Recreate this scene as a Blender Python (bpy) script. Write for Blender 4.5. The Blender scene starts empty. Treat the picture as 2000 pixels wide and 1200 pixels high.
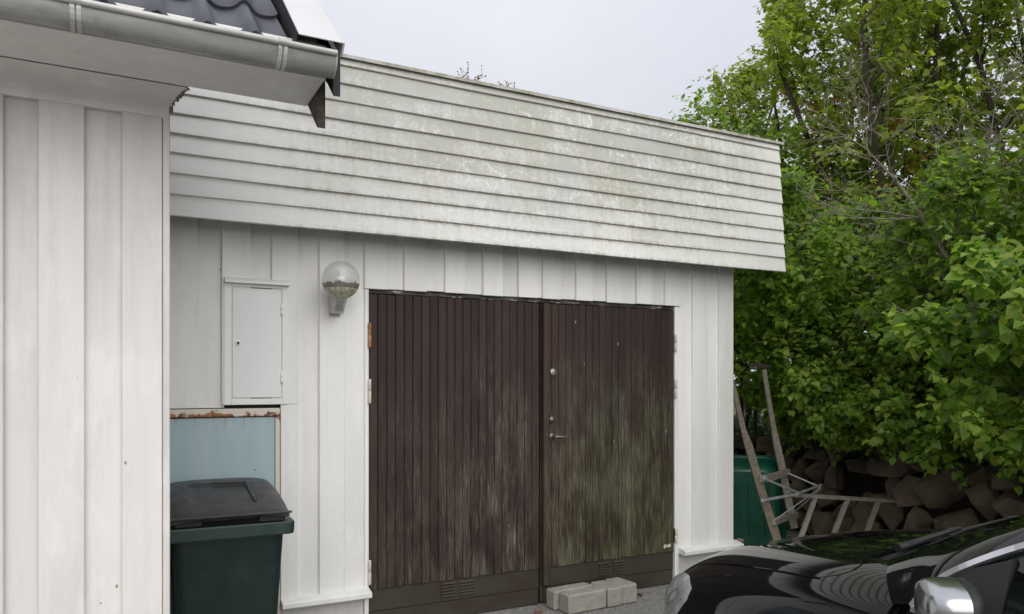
import bpy, math, random
import numpy as np
from mathutils import Vector, Matrix

# ------------------------------------------------------------------ camera, sky, sun, exposure
scene = bpy.context.scene
R = math.radians
CAM = Vector((0.0, -4.7255, 1.6)); YAW = R(27.377)
cam_data = bpy.data.cameras.new('camera'); cam = bpy.data.objects.new('camera', cam_data)
scene.collection.objects.link(cam); scene.camera = cam
cam.location = CAM; cam.rotation_euler = (R(90), 0, -YAW)
cam_data.sensor_fit = 'HORIZONTAL'; cam_data.sensor_width = 36.0; cam_data.lens = 36.0*1480/2000
cam_data.shift_y = 0.074; cam_data.clip_start = 0.05; cam_data.clip_end = 3000

SUN_EL, SUN_AZ = 30.0, 190.0          # degrees; azimuth clockwise from +Y
world = bpy.data.worlds.new('World'); scene.world = world; world.use_nodes = True
wn, wl = world.node_tree.nodes, world.node_tree.links
wn.clear()
w_out = wn.new('ShaderNodeOutputWorld'); w_bg = wn.new('ShaderNodeBackground')
w_sky = wn.new('ShaderNodeTexSky'); w_sky.sky_type = 'NISHITA'; w_sky.sun_disc = False
w_sky.sun_elevation = R(SUN_EL); w_sky.sun_rotation = R(SUN_AZ); w_sky.air_density = 1.0; w_sky.dust_density = 3.0
w_tc = wn.new('ShaderNodeTexCoord'); w_no = wn.new('ShaderNodeTexNoise')
w_no.inputs['Scale'].default_value = 2.2; w_no.inputs['Detail'].default_value = 5; w_no.inputs['Roughness'].default_value = 0.55
w_rp = wn.new('ShaderNodeValToRGB')
w_rp.color_ramp.elements[0].position = 0.3; w_rp.color_ramp.elements[0].color = (7.2, 7.5, 8.4, 1)
w_rp.color_ramp.elements[1].position = 0.72; w_rp.color_ramp.elements[1].color = (9.0, 9.05, 9.4, 1)
w_mx = wn.new('ShaderNodeMix'); w_mx.data_type = 'RGBA'; w_mx.inputs[0].default_value = 0.93
wl.new(w_tc.outputs['Generated'], w_no.inputs['Vector']); wl.new(w_no.outputs['Fac'], w_rp.inputs['Fac'])
wl.new(w_sky.outputs['Color'], w_mx.inputs[6]); wl.new(w_rp.outputs['Color'], w_mx.inputs[7])
w_sx = wn.new('ShaderNodeSeparateXYZ'); wl.new(w_tc.outputs['Generated'], w_sx.inputs[0])
w_mr = wn.new('ShaderNodeMapRange'); wl.new(w_sx.outputs[2], w_mr.inputs[0])
w_mr.inputs[1].default_value = 0.0; w_mr.inputs[2].default_value = 1.0; w_mr.inputs[3].default_value = 0.76; w_mr.inputs[4].default_value = 1.60   # overcast: zenith about twice the horizon
w_ml = wn.new('ShaderNodeMix'); w_ml.data_type = 'RGBA'; w_ml.blend_type = 'MULTIPLY'; w_ml.inputs[0].default_value = 1.0
wl.new(w_mx.outputs[2], w_ml.inputs[6]); wl.new(w_mr.outputs[0], w_ml.inputs[7])
wl.new(w_ml.outputs[2], w_bg.inputs['Color']); w_bg.inputs['Strength'].default_value = 0.060
wl.new(w_bg.outputs['Background'], w_out.inputs['Surface'])

sun_d = bpy.data.lights.new('sun', 'SUN'); sun_d.energy = 1.5; sun_d.angle = R(80); sun_d.color = (1.0, 0.97, 0.92)
sun = bpy.data.objects.new('sun', sun_d); scene.collection.objects.link(sun)
_az, _el = R(SUN_AZ), R(SUN_EL)
_sd = Vector((math.sin(_az)*math.cos(_el), math.cos(_az)*math.cos(_el), math.sin(_el)))
sun.rotation_euler = _sd.to_track_quat('Z', 'Y').to_euler()
vs = scene.view_settings
vs.view_transform = 'Standard'; vs.look = 'None'; vs.exposure = 0.65; vs.gamma = 1.0; vs.use_curve_mapping = False
scene.render.engine = 'CYCLES'
scene.cycles.max_bounces = 7; scene.cycles.diffuse_bounces = 4; scene.cycles.transparent_max_bounces = 10
scene.cycles.use_denoising = True
scene.cycles.caustics_reflective = False; scene.cycles.caustics_refractive = False

# ------------------------------------------------------------------ helpers
C = scene.collection
rng = random.Random(7)

def tag(o, label=None, cat=None, group=None, kind=None):
    if label: o['label'] = label
    if cat: o['category'] = cat
    if group: o['group'] = group
    if kind: o['kind'] = kind
    return o

def thing(name, loc, label, cat, rotz=0.0, group=None):
    o = bpy.data.objects.new(name, None); C.objects.link(o)
    o.empty_display_size = 0.2; o.location = loc; o.rotation_euler = (0, 0, rotz)
    return tag(o, label, cat, group)

class MB:
    """collects shapes; build() links them as one mesh object"""
    def __init__(s): s.v = []; s.f = []; s.sm = []
    def add(s, vs_, fs, smooth=False):
        n = len(s.v); s.v += [tuple(p) for p in vs_]
        s.f += [tuple(i+n for i in f) for f in fs]; s.sm += [smooth]*len(fs); return s
    def box(s, x0, x1, y0, y1, z0, z1, b=0.0):
        if x0 > x1: x0, x1 = x1, x0
        if y0 > y1: y0, y1 = y1, y0
        if z0 > z1: z0, z1 = z1, z0
        if b <= 0:
            v = [(x0,y0,z0),(x1,y0,z0),(x1,y1,z0),(x0,y1,z0),(x0,y0,z1),(x1,y0,z1),(x1,y1,z1),(x0,y1,z1)]
            return s.add(v, [(3,2,1,0),(4,5,6,7),(0,1,5,4),(1,2,6,5),(2,3,7,6),(3,0,4,7)])
        b = min(b, (x1-x0)/2.2, (y1-y0)/2.2, (z1-z0)/2.2)
        X, Y, Z = (x0, x1), (y0, y1), (z0, z1); v = []; idx = {}
        for i in (0,1):
            for j in (0,1):
                for k in (0,1):
                    sx, sy, sz = (1-2*i)*b, (1-2*j)*b, (1-2*k)*b
                    idx[(i,j,k,'x')] = len(v); v.append((X[i], Y[j]+sy, Z[k]+sz))
                    idx[(i,j,k,'y')] = len(v); v.append((X[i]+sx, Y[j], Z[k]+sz))
                    idx[(i,j,k,'z')] = len(v); v.append((X[i]+sx, Y[j]+sy, Z[k]))
        f = []
        q = lambda *a: [idx[t] for t in a]
        cx, cy, cz = (x0+x1)/2, (y0+y1)/2, (z0+z1)/2
        for i in (0,1):
            f.append(q((i,0,0,'x'),(i,1,0,'x'),(i,1,1,'x'),(i,0,1,'x')))
            f.append(q((0,i,0,'y'),(1,i,0,'y'),(1,i,1,'y'),(0,i,1,'y')))
            f.append(q((0,0,i,'z'),(1,0,i,'z'),(1,1,i,'z'),(0,1,i,'z')))
            for j in (0,1):
                f.append(q((i,j,0,'x'),(i,j,1,'x'),(i,j,1,'y'),(i,j,0,'y')))
                f.append(q((i,0,j,'x'),(i,1,j,'x'),(i,1,j,'z'),(i,0,j,'z')))
                f.append(q((0,i,j,'y'),(1,i,j,'y'),(1,i,j,'z'),(0,i,j,'z')))
                for k in (0,1): f.append(q((i,j,k,'x'),(i,j,k,'y'),(i,j,k,'z')))
        out = []
        for fc in f:
            p = [Vector(v[t]) for t in fc]; n = (p[1]-p[0]).cross(p[2]-p[0])
            m = sum(p, Vector())/len(p) - Vector((cx, cy, cz))
            out.append(tuple(fc) if n.dot(m) > 0 else tuple(reversed(fc)))
        return s.add(v, out)
    def tube(s, pts, rad, n=8, caps=True, smooth=True):
        pts = [Vector(p) for p in pts]
        rad = [rad]*len(pts) if not hasattr(rad, '__len__') else rad
        rings = []; up = None
        for i, p in enumerate(pts):
            d = (pts[min(i+1, len(pts)-1)] - pts[max(i-1, 0)]).normalized()
            if up is None:
                up = Vector((0,0,1)) if abs(d.z) < 0.9 else Vector((1,0,0))
            a = d.cross(up)
            if a.length < 1e-5: a = d.cross(Vector((0,1,0)))
            a.normalize(); b = a.cross(d).normalized(); up = b
            rings.append([p + (a*math.cos(t*2*math.pi/n) + b*math.sin(t*2*math.pi/n))*rad[i] for t in range(n)])
        v = [q for r_ in rings for q in r_]; f = []
        for i in range(len(pts)-1):
            for t in range(n):
                f.append((i*n+t, i*n+(t+1) % n, (i+1)*n+(t+1) % n, (i+1)*n+t))
        s.add(v, f, smooth)
        if caps:
            s.add(rings[0], [tuple(range(n))]); s.add(rings[-1], [tuple(reversed(range(n)))])
        return s
    def bar(s, p, q, w, h, up=(0,0,1), b=0.0):
        """rectangular bar from p to q, w across, h along up"""
        p, q = Vector(p), Vector(q); d = (q-p); L = d.length; d.normalize()
        a = d.cross(Vector(up)).normalized(); u = a.cross(d).normalized()
        t = MB().box(-w/2, w/2, 0, L, -h/2, h/2, b)
        M = Matrix((a, d, u)).transposed()
        return s.add([p + M @ Vector(x) for x in t.v], t.f)
    def lathe(s, prof, c=(0,0,0), n=24, axis='z', smooth=True):
        c = Vector(c); v = []; f = []
        for r_, h in prof:
            for t in range(n):
                a = t*2*math.pi/n
                if axis == 'z': v.append(c + Vector((r_*math.cos(a), r_*math.sin(a), h)))
                elif axis == 'y': v.append(c + Vector((r_*math.cos(a), h, -r_*math.sin(a))))
                else: v.append(c + Vector((h, r_*math.cos(a), r_*math.sin(a))))
        for i in range(len(prof)-1):
            for t in range(n):
                f.append((i*n+t, i*n+(t+1) % n, (i+1)*n+(t+1) % n, (i+1)*n+t))
        return s.add(v, f, smooth)
    def prism(s, poly, x0, x1, axis='x'):
        """extrude a 2D polygon: axis x -> poly in (y,z); axis y -> (x,z); axis z -> (x,y)"""
        def P(a, b, t): return {'x': (t, a, b), 'y': (a, t, b), 'z': (a, b, t)}[axis]
        n = len(poly); v = [P(a, b, x0) for a, b in poly] + [P(a, b, x1) for a, b in poly]
        f = [tuple(reversed(range(n))), tuple(range(n, 2*n))] + [(i, (i+1) % n, n+(i+1) % n, n+i) for i in range(n)]
        return s.add(v, f)
    def grid(s, P, smooth=True):
        P = np.asarray(P); a, b = P.shape[:2]
        return s.add(P.reshape(-1, 3).tolist(), [(i*b+j, i*b+j+1, (i+1)*b+j+1, (i+1)*b+j) for i in range(a-1) for j in range(b-1)], smooth)
    def build(s, name, mat, parent=None, world=True, fix=False):
        me = bpy.data.meshes.new(name)
        off = Vector((0,0,0))
        if parent is not None and world:
            p = parent
            while p is not None: off += p.location; p = p.parent
        me.from_pydata([tuple(Vector(x)-off) for x in s.v], [], s.f)
        if fix:
            import bmesh
            bm = bmesh.new(); bm.from_mesh(me); bmesh.ops.recalc_face_normals(bm, faces=bm.faces); bm.to_mesh(me); bm.free()
        me.polygons.foreach_set('use_smooth', s.sm)
        me.materials.append(mat); me.update()
        o = bpy.data.objects.new(name, me); C.objects.link(o)
        if parent is not None: o.parent = parent
        return o

def place(me_obj, loc, parent, rot=None, name=None):
    o = me_obj.copy(); C.objects.link(o); o.parent = parent; o.location = loc
    if rot is not None: o.rotation_euler = rot
    return o

# ------------------------------------------------------------------ materials
class NT:
    def __init__(s, name):
        s.m = bpy.data.materials.new(name); s.m.use_nodes = True
        s.n = s.m.node_tree.nodes; s.l = s.m.node_tree.links; s.n.clear()
        s.out = s.n.new('ShaderNodeOutputMaterial'); s.b = s.n.new('ShaderNodeBsdfPrincipled')
        s.l.new(s.b.outputs[0], s.out.inputs[0])
        s.geo = None
    def pos(s):
        if s.geo is None: s.geo = s.n.new('ShaderNodeNewGeometry')
        return s.geo.outputs['Position']
    def island(s):
        s.pos(); return s.geo.outputs['Random Per Island']
    def objrand(s):
        return s.n.new('ShaderNodeObjectInfo').outputs['Random']
    def inp(s, sock, val):
        if isinstance(val, bpy.types.NodeSocket): s.l.new(val, sock)
        else:
            try: sock.default_value = val
            except Exception: sock.default_value = (*val, 1) if len(val) == 3 else val
    def vec(s, scale=(1,1,1), src=None, loc=(0,0,0)):
        m = s.n.new('ShaderNodeMapping'); s.inp(m.inputs['Vector'], src if src is not None else s.pos())
        m.inputs['Scale'].default_value = scale; s.inp(m.inputs['Location'], loc); return m.outputs[0]
    def noise(s, scale, detail=4, rough=0.6, vec=None, dist=0.0, ms=(1,1,1)):
        t = s.n.new('ShaderNodeTexNoise'); s.inp(t.inputs['Vector'], vec if vec is not None else s.vec(ms))
        t.inputs['Scale'].default_value = scale; t.inputs['Detail'].default_value = detail
        t.inputs['Roughness'].default_value = rough; t.inputs['Distortion'].default_value = dist; return t.outputs['Fac']
    def noisec(s, scale, detail=2, vec=None):
        t = s.n.new('ShaderNodeTexNoise'); s.inp(t.inputs['Vector'], vec if vec is not None else s.pos())
        t.inputs['Scale'].default_value = scale; t.inputs['Detail'].default_value = detail; return t.outputs['Color']
    def voro(s, scale, feature='F1', vec=None, rand=1.0):
        t = s.n.new('ShaderNodeTexVoronoi'); t.feature = feature; s.inp(t.inputs['Vector'], vec if vec is not None else s.pos())
        t.inputs['Scale'].default_value = scale; t.inputs['Randomness'].default_value = rand; return t.outputs['Distance']
    def ramp(s, fac, stops, interp='LINEAR'):
        r_ = s.n.new('ShaderNodeValToRGB'); s.inp(r_.inputs[0], fac); cr = r_.color_ramp; cr.interpolation = interp
        while len(cr.elements) < len(stops): cr.elements.new(0.5)
        for e, (p, c) in zip(cr.elements, stops):
            e.position = p; e.color = (c, c, c, 1) if not hasattr(c, '__len__') else (*c, 1)
        return r_.outputs[0]
    def math(s, op, a, b=None, clamp=False):
        m = s.n.new('ShaderNodeMath'); m.operation = op; m.use_clamp = clamp; s.inp(m.inputs[0], a)
        if b is not None: s.inp(m.inputs[1], b)
        return m.outputs[0]
    def vmath(s, op, a, b):
        m = s.n.new('ShaderNodeVectorMath'); m.operation = op; s.inp(m.inputs[0], a)
        s.inp(m.inputs[1], b); return m.outputs[0]
    def mix(s, fac, a, b, mode='MIX'):
        m = s.n.new('ShaderNodeMix'); m.data_type = 'RGBA'; m.blend_type = mode; s.inp(m.inputs[0], fac)
        s.inp(m.inputs[6], a if isinstance(a, bpy.types.NodeSocket) else (*a, 1)); s.inp(m.inputs[7], b if isinstance(b, bpy.types.NodeSocket) else (*b, 1)); return m.outputs[2]
    def rng(s, v, a, b, c=0.0, d=1.0):
        m = s.n.new('ShaderNodeMapRange'); s.inp(m.inputs[0], v); m.inputs[1].default_value = a; m.inputs[2].default_value = b
        m.inputs[3].default_value = c; m.inputs[4].default_value = d; return m.outputs[0]
    def sep(s, v=None):
        x = s.n.new('ShaderNodeSeparateXYZ'); s.inp(x.inputs[0], v if v is not None else s.pos()); return x.outputs
    def bump(s, h, strength=0.3, dist=0.01):
        b = s.n.new('ShaderNodeBump'); s.inp(b.inputs['Height'], h); b.inputs['Strength'].default_value = strength
        b.inputs['Distance'].default_value = dist; s.l.new(b.outputs[0], s.b.inputs['Normal']); return s
    def set(s, color=None, rough=None, **kw):
        if color is not None: s.inp(s.b.inputs['Base Color'], color if isinstance(color, bpy.types.NodeSocket) else (*color, 1))
        if rough is not None: s.inp(s.b.inputs['Roughness'], rough)
        for k, v in kw.items(): s.inp(s.b.inputs[k.replace('_', ' ')], v)
        return s

M = {}
def simple(name, col, rough=0.5, var=0.15, scale=30, bump=0.15, bdist=0.002, **kw):
    t = NT(name); n = t.noise(scale, 4)
    f = t.rng(n, 0.25, 0.75, 1-var, 1+var)
    c = t.mix(1.0, col, f, 'MULTIPLY')
    t.set(c, t.rng(n, 0.3, 0.7, max(rough-0.08, 0.02), min(rough+0.1, 1)), **kw)
    if bump: t.bump(n, bump, bdist)
    M[name] = t.m; return t.m

def white_paint(name, base, dirt=0.25, grain_axis='z', speck=0.5, bump=0.4):
    t = NT(name)
    gs = (60, 60, 3.0) if grain_axis == 'z' else (3.0, 60, 60)
    off = t.math('MULTIPLY', t.objrand(), 37.0)
    gv = t.vec(gs, loc=off)
    grain = t.noise(1.0, 6, 0.65, gv)
    blot = t.noise(1.3, 5, 0.65, t.vec((1, 1, 0.45), loc=off))
    streak = t.noise(1.0, 5, 0.7, t.vec((14, 14, 0.9), loc=off))
    c = t.mix(t.math('MULTIPLY', t.rng(blot, 0.42, 0.72), dirt), base, (base[0]*0.72, base[1]*0.73, base[2]*0.72))
    c = t.mix(t.math('MULTIPLY', t.rng(streak, 0.5, 0.75), dirt*0.8), c, (base[0]*0.70, base[1]*0.71, base[2]*0.69))
    br = t.rng(t.noise(5.0, 6, 0.7, t.vec((1, 1, 0.4))), 0.52, 0.64)
    c = t.mix(t.math('MULTIPLY', br, 0.6), c, (min(base[0]*1.1, .86), min(base[1]*1.1, .86), min(base[2]*1.12, .86)))
    sp = t.math('LESS_THAN', t.voro(9.0, vec=t.vec((1, 1, 0.7))), 0.045)
    spm = t.math('MULTIPLY', sp, t.rng(t.noise(2.3, 2), 0.5, 0.6))
    c = t.mix(t.math('MULTIPLY', spm, speck), c, (0.22, 0.20, 0.17))
    tint = t.rng(t.objrand(), 0, 1, 0.94, 1.03)
    c = t.mix(1.0, c, tint, 'MULTIPLY')
    t.set(c, t.rng(blot, 0.3, 0.7, 0.45, 0.65))
    t.bump(t.math('ADD', grain, t.math('MULTIPLY', blot, 0.6)), bump, 0.005)
    M[name] = t.m; return t.m

white_paint('house_white', (0.715, 0.69, 0.67), 0.60, 'z', 0.9)
white_paint('house_trim', (0.80, 0.78, 0.745), 0.50, 'x', 0.9)
white_paint('garage_white', (0.84, 0.835, 0.815), 0.48, 'z', 0.7)
white_paint('cabinet_white', (0.84, 0.84, 0.835), 0.12, 'z', 0.2, 0.04)
white_paint('plinth_white', (0.62, 0.61, 0.59), 0.7, 'x', 0.6)

def fascia_mat():
    t = NT('fascia_white'); x, y, z = t.sep()
    base = (0.80, 0.795, 0.775)
    rnd = t.objrand(); off = t.math('MULTIPLY', rnd, 19.0)
    grain = t.noise(1.0, 6, 0.65, t.vec((3, 60, 60)))
    # algae: runs down from the top edge, heaviest over the middle of the front
    along = t.ramp(t.rng(x, -0.5, 5.0), [(0.0, 0.0), (0.18, 0.10), (0.32, 0.85), (0.55, 1.0), (0.74, 0.9), (0.88, 0.62), (1.0, 0.25)])
    high = t.rng(z, 2.45, 3.3, 0.30, 1.0)
    big = t.noise(1.6, 6, 0.68, t.vec((0.65, 1, 2.2), loc=off))
    runs = t.noise(1.0, 5, 0.7, t.vec((16, 1, 2.2), loc=off))
    fine = t.noise(38, 4, 0.75)
    a = t.math('ADD', t.math('MULTIPLY', big, 0.9), t.math('MULTIPLY', runs, 0.5))
    a = t.math('ADD', a, t.math('MULTIPLY', fine, 0.6))
    a = t.math('MULTIPLY', t.rng(a, 0.62, 1.25), t.math('MULTIPLY', along, high))
    gz_ = t.sep(t.n.new('ShaderNodeTexCoord').outputs['Generated'])[2]     # grime gathers along the lower lip and under the lap
    lip = t.math('MAXIMUM', t.rng(gz_, 0.02, 0.20, 1.0, 0.0), t.rng(gz_, 0.60, 0.86, 0.0, 0.7))
    a = t.math('ADD', a, t.math('MULTIPLY', t.math('MULTIPLY', lip, t.rng(t.math('ADD', runs, fine), 0.85, 1.2)), t.math('MULTIPLY', along, 0.55)))
    algae = t.mix(t.rng(t.noise(2.1, 3), 0.35, 0.65), (0.345, 0.345, 0.27), (0.40, 0.40, 0.375))
    c = t.mix(t.math('MINIMUM', t.math('MULTIPLY', a, 1.7), 0.96), base, algae)
    g = t.rng(t.noise(0.9, 5, 0.65, t.vec((1, 1, 2))), 0.35, 0.7)
    c = t.mix(t.math('MULTIPLY', g, t.math('MULTIPLY', along, 0.60)), c, (0.50, 0.50, 0.48))
    # flaked patches: new white bands curling through the dirt
    w = t.vmath('ADD', t.pos(), t.vmath('MULTIPLY', t.vmath('SUBTRACT', t.noisec(6.0, 4, t.vec((1, 1, 1), loc=off)), (0.5, 0.5, 0.5)), (0.34, 0.0, 0.22)))
    line = t.rng(t.voro(6.5, 'DISTANCE_TO_EDGE', w), 0.018, 0.045, 1.0, 0.0)
    blob = t.rng(t.voro(2.7, 'F1', w), 0.10, 0.14, 1.0, 0.0)
    zone = t.rng(t.noise(1.05, 3, 0.55, t.vec((1.0, 1, 2.6), loc=off)), 0.525, 0.60)
    zone2 = t.rng(t.noise(1.4, 2, 0.5, t.vec((1.3, 1, 3.0), loc=(5, 2, 7))), 0.58, 0.62)
    right = t.ramp(t.rng(x, -0.5, 5.0), [(0.0, 0.0), (0.35, 0.15), (0.48, 0.8), (0.8, 1.0), (0.92, 0.6), (1.0, 0.0)])
    peel = t.math('MAXIMUM', t.math('MULTIPLY', line, zone), t.math('MULTIPLY', blob, zone2))
    peel = t.math('MULTIPLY', peel, right)
    pn = t.rng(t.noise(28, 3, 0.7), 0.40, 0.58)
    peel = t.math('MULTIPLY', peel, pn)
    c = t.mix(t.math('MULTIPLY', peel, 0.68), c, (0.82, 0.82, 0.80))
    # black specks under the laps
    sp = t.math('LESS_THAN', t.voro(16.0, vec=t.vec((1, 1, 0.6))), 0.05)
    c = t.mix(t.math('MULTIPLY', t.math('MULTIPLY', sp, along), t.rng(t.noise(3), 0.5, 0.6)), c, (0.13, 0.13, 0.09))
    t.set(c, 0.62)
    t.bump(t.math('ADD', t.math('ADD', grain, t.math('MULTIPLY', peel, -0.8)), t.math('MULTIPLY', fine, 0.5)), 0.25, 0.004)
    M['fascia_white'] = t.m
fascia_mat()

def cap_mat():
    t = NT('roof_cap'); n = t.noise(14, 6, 0.7); b = t.noise(3.0, 4, 0.6)
    c = t.mix(t.rng(n, 0.35, 0.65), (0.50, 0.49, 0.44), (0.22, 0.215, 0.15))
    c = t.mix(t.rng(b, 0.45, 0.6, 0, .7), c, (0.55, 0.55, 0.53))
    t.set(c, 0.8); t.bump(n, 0.5, 0.006); M['roof_cap'] = t.m
cap_mat()

def door_mat(name, col_a, col_b, weather=1.0):
    t = NT(name); x, y, z = t.sep(); rnd = t.objrand(); off = t.math('MULTIPLY', rnd, 53.0)
    grain = t.noise(1.0, 7, 0.7, t.vec((90, 90, 2.2), loc=off))
    fib = t.noise(1.0, 5, 0.7, t.vec((170, 170, 7.0), loc=off))
    c = t.mix(t.rng(rnd, 0, 1), col_a, col_b)
    c = t.mix(t.math('MULTIPLY', t.rng(grain, 0.4, 0.7), 0.55), c, (0.062, 0.041, 0.035))
    low = t.rng(z, 0.25, 1.85, 1.0, 0.0)
    low2 = t.math('MULTIPLY', low, low)
    edge = t.ramp(t.rng(x, 1.42, 3.95), [(0.0, 0.15), (0.08, 0.4), (0.25, 0.55), (0.36, 1.0), (0.45, 0.8), (0.49, 0.3), (0.56, 0.9), (0.72, 1.0), (0.86, 1.0), (1.0, 0.5)])
    cl = t.noise(2.6, 5, 0.6, t.vec((2.2, 1, 0.8), loc=(3, 0, 1)))
    hi = t.rng(z, 1.2, 2.2, 1.0, 0.25)
    wz = t.math('MULTIPLY', edge, t.math('ADD', t.math('MULTIPLY', low, 0.9), t.math('MULTIPLY', hi, 0.22)))
    grey = t.rng(t.math('ADD', t.math('MULTIPLY', fib, 0.65), t.math('MULTIPLY', cl, 0.55)), 0.56, 0.80)
    gm = t.math('MULTIPLY', t.math('MULTIPLY', grey, wz), 1.3*weather, clamp=True)
    c = t.mix(gm, c, (0.150, 0.140, 0.112))
    green_n = t.rng(t.math('ADD', t.math('MULTIPLY', cl, 0.40), t.math('MULTIPLY', fib, 0.85)), 0.54, 0.78)
    right = t.rng(x, 2.55, 3.1, 0.05, 1.0)
    green = t.math('MULTIPLY', t.math('MULTIPLY', green_n, low), t.math('MULTIPLY', right, 1.05*weather), clamp=True)
    c = t.mix(green, c, (0.092, 0.100, 0.034))
    # pale scraped fibres
    fl = t.math('MULTIPLY', t.rng(fib, 0.56, 0.68), t.math('MULTIPLY', wz, t.rng(cl, 0.42, 0.6)))
    c = t.mix(t.math('MULTIPLY', fl, 0.75*weather, clamp=True), c, (0.30, 0.28, 0.235))
    # white nicks
    nv = t.math('LESS_THAN', t.voro(2.6, vec=t.vec((4.2, 4.2, 1.0), loc=(1.3, 0, 0.4))), 0.036)
    c = t.mix(t.math('MULTIPLY', nv, 0.8*weather), c, (0.55, 0.54, 0.50))
    t.set(c, t.rng(grain, 0.3, 0.7, 0.5, 0.75), Specular_IOR_Level=0.3)
    t.bump(t.math('ADD', grain, t.math('MULTIPLY', fib, 0.6)), 0.45, 0.004)
    M[name] = t.m
door_mat('door_stain', (0.0135, 0.0092, 0.0086), (0.037, 0.0195, 0.0172))
door_mat('astragal_wood', (0.038, 0.022, 0.019), (0.045, 0.028, 0.022), 1.0)

def kick_mat():
    t = NT('kick_brown'); n = t.noise(3, 5, 0.6, t.vec((1, 1, 2))); f = t.noise(60, 3)
    x, y, z = t.sep()
    c = t.mix(t.rng(n, 0.35, 0.65), (0.040, 0.027, 0.022), (0.042, 0.037, 0.024))
    c = t.mix(t.math('MULTIPLY', t.rng(z, 0.0, 0.25, 0.6, 0.1), t.rng(n, .3, .6)), c, (0.055, 0.055, 0.042))
    t.set(c, t.rng(n, 0.3, 0.7, 0.42, 0.6)); t.bump(f, 0.1, 0.002); M['kick_brown'] = t.m
kick_mat()

def flake_mat():
    t = NT('frame_flaked'); n = t.noise(1.0, 5, 0.7, t.vec((9, 9, 60))); 
    c = t.mix(t.rng(n, 0.58, 0.62), (0.022, 0.019, 0.018), (0.55, 0.54, 0.51))
    g = t.noise(5, 3)
    c = t.mix(t.rng(g, 0.5, 0.6, 0, .5), c, (0.12, 0.115, 0.11))
    t.set(c, 0.6); t.bump(n, 0.3, 0.004); M['frame_flaked'] = t.m
flake_mat()

def rust_paint(name, col, th=0.55, rust=(0.20, 0.075, 0.025), scale=14, rough=0.5):
    t = NT(name); n = t.noise(scale, 6, 0.7); m = t.rng(n, th, th+0.06)
    r2 = t.mix(t.noise(60, 3), rust, (rust[0]*0.35, rust[1]*0.35, rust[2]*0.4))
    t.set(t.mix(m, col, r2), t.rng(m, 0, 1, rough, 0.9)); t.bump(n, 0.3, 0.003); M[name] = t.m; return t.m
rust_paint('hinge_rust', (0.36, 0.20, 0.09), 0.52, (0.22, 0.08, 0.02), 30)
rust_paint('hinge_white', (0.60, 0.57, 0.50), 0.60, (0.30, 0.13, 0.05), 40)
rust_paint('hinge_grey', (0.50, 0.50, 0.52), 0.64, (0.22, 0.10, 0.05), 40, 0.35)

def hatch_mat():
    t = NT('hatch_blue'); n = t.noise(2.5, 4, 0.6, t.vec((3, 1, 0.6)))
    c = t.mix(t.rng(n, 0.35, 0.65), (0.325, 0.445, 0.495), (0.385, 0.495, 0.535))
    v = t.voro(7.5); sp = t.math('MULTIPLY', t.math('LESS_THAN', v, 0.065), t.rng(t.noise(4, 2), 0.42, 0.5))
    c = t.mix(sp, c, (0.14, 0.075, 0.035))
    z = t.sep()[2]; run = t.math('MULTIPLY', t.rng(z, 1.30, 1.40), t.rng(t.noise(1.0, 4, 0.7, t.vec((30, 1, 3))), 0.52, 0.7))
    c = t.mix(t.math('MULTIPLY', run, 0.8), c, (0.30, 0.16, 0.06))
    t.set(c, 0.42); t.bump(n, 0.12, 0.004); M['hatch_blue'] = t.m
    t = NT('hatch_frame'); n = t.noise(9, 6, 0.7); x, y, z = t.sep()
    top = t.rng(z, 1.30, 1.40); lo = t.rng(z, 1.405, 1.445, 1.0, 0.0)
    m = t.math('MULTIPLY', t.rng(t.math('ADD', n, t.math('MULTIPLY', t.math('MULTIPLY', top, lo), 0.20)), 0.60, 0.66), t.rng(top, 0, 1, 0.45, 1.0))
    c = t.mix(m, (0.66, 0.61, 0.53), t.mix(t.rng(t.noise(25, 4), .4, .6), (0.36, 0.16, 0.045), (0.075, 0.022, 0.018)))
    t.set(c, 0.65); t.bump(n, 0.5, 0.004); M['hatch_frame'] = t.m
hatch_mat()

def asphalt():
    t = NT('asphalt'); n = t.noise(1.1, 6, 0.6); f = t.noise(160, 3, 0.7); v = t.voro(210)
    c = t.mix(t.rng(f, 0.35, 0.7), (0.23, 0.225, 0.215), (0.42, 0.415, 0.395))
    c = t.mix(t.math('MULTIPLY', t.rng(n, 0.4, 0.65), 0.5), c, (0.20, 0.195, 0.18))
    mid = t.noise(22, 5, 0.75)
    c = t.mix(1.0, c, t.rng(mid, 0.32, 0.68, 0.55, 1.35), 'MULTIPLY')
    gr = t.math('LESS_THAN', t.voro(48), 0.22)
    c = t.mix(t.math('MULTIPLY', gr, t.rng(t.noise(2.2, 4), 0.45, 0.6)), c, (0.46, 0.45, 0.43))
    t.set(c, 0.9); t.bump(t.math('ADD', f, t.math('MULTIPLY', v, 1.2)), 0.7, 0.008); M['asphalt'] = t.m
    t = NT('lawn'); n = t.noise(4, 6, .7); f = t.noise(70, 4, .7)
    c = t.mix(t.rng(n, .35, .65), (0.075, 0.105, 0.028), (0.14, 0.15, 0.05)); c = t.mix(t.rng(f, .4, .7, 0, .6), c, (0.03, 0.05, 0.015))
    t.set(c, 0.9); t.bump(f, 0.8, 0.04); M['lawn'] = t.m
    t = NT('soil'); n = t.noise(9, 6, .7); c = t.mix(n, (0.014, 0.011, 0.008), (0.034, 0.027, 0.018))
    t.set(c, 0.95, Specular_IOR_Level=0.05); t.bump(n, 0.8, 0.05); M['soil'] = t.m
asphalt()

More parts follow.
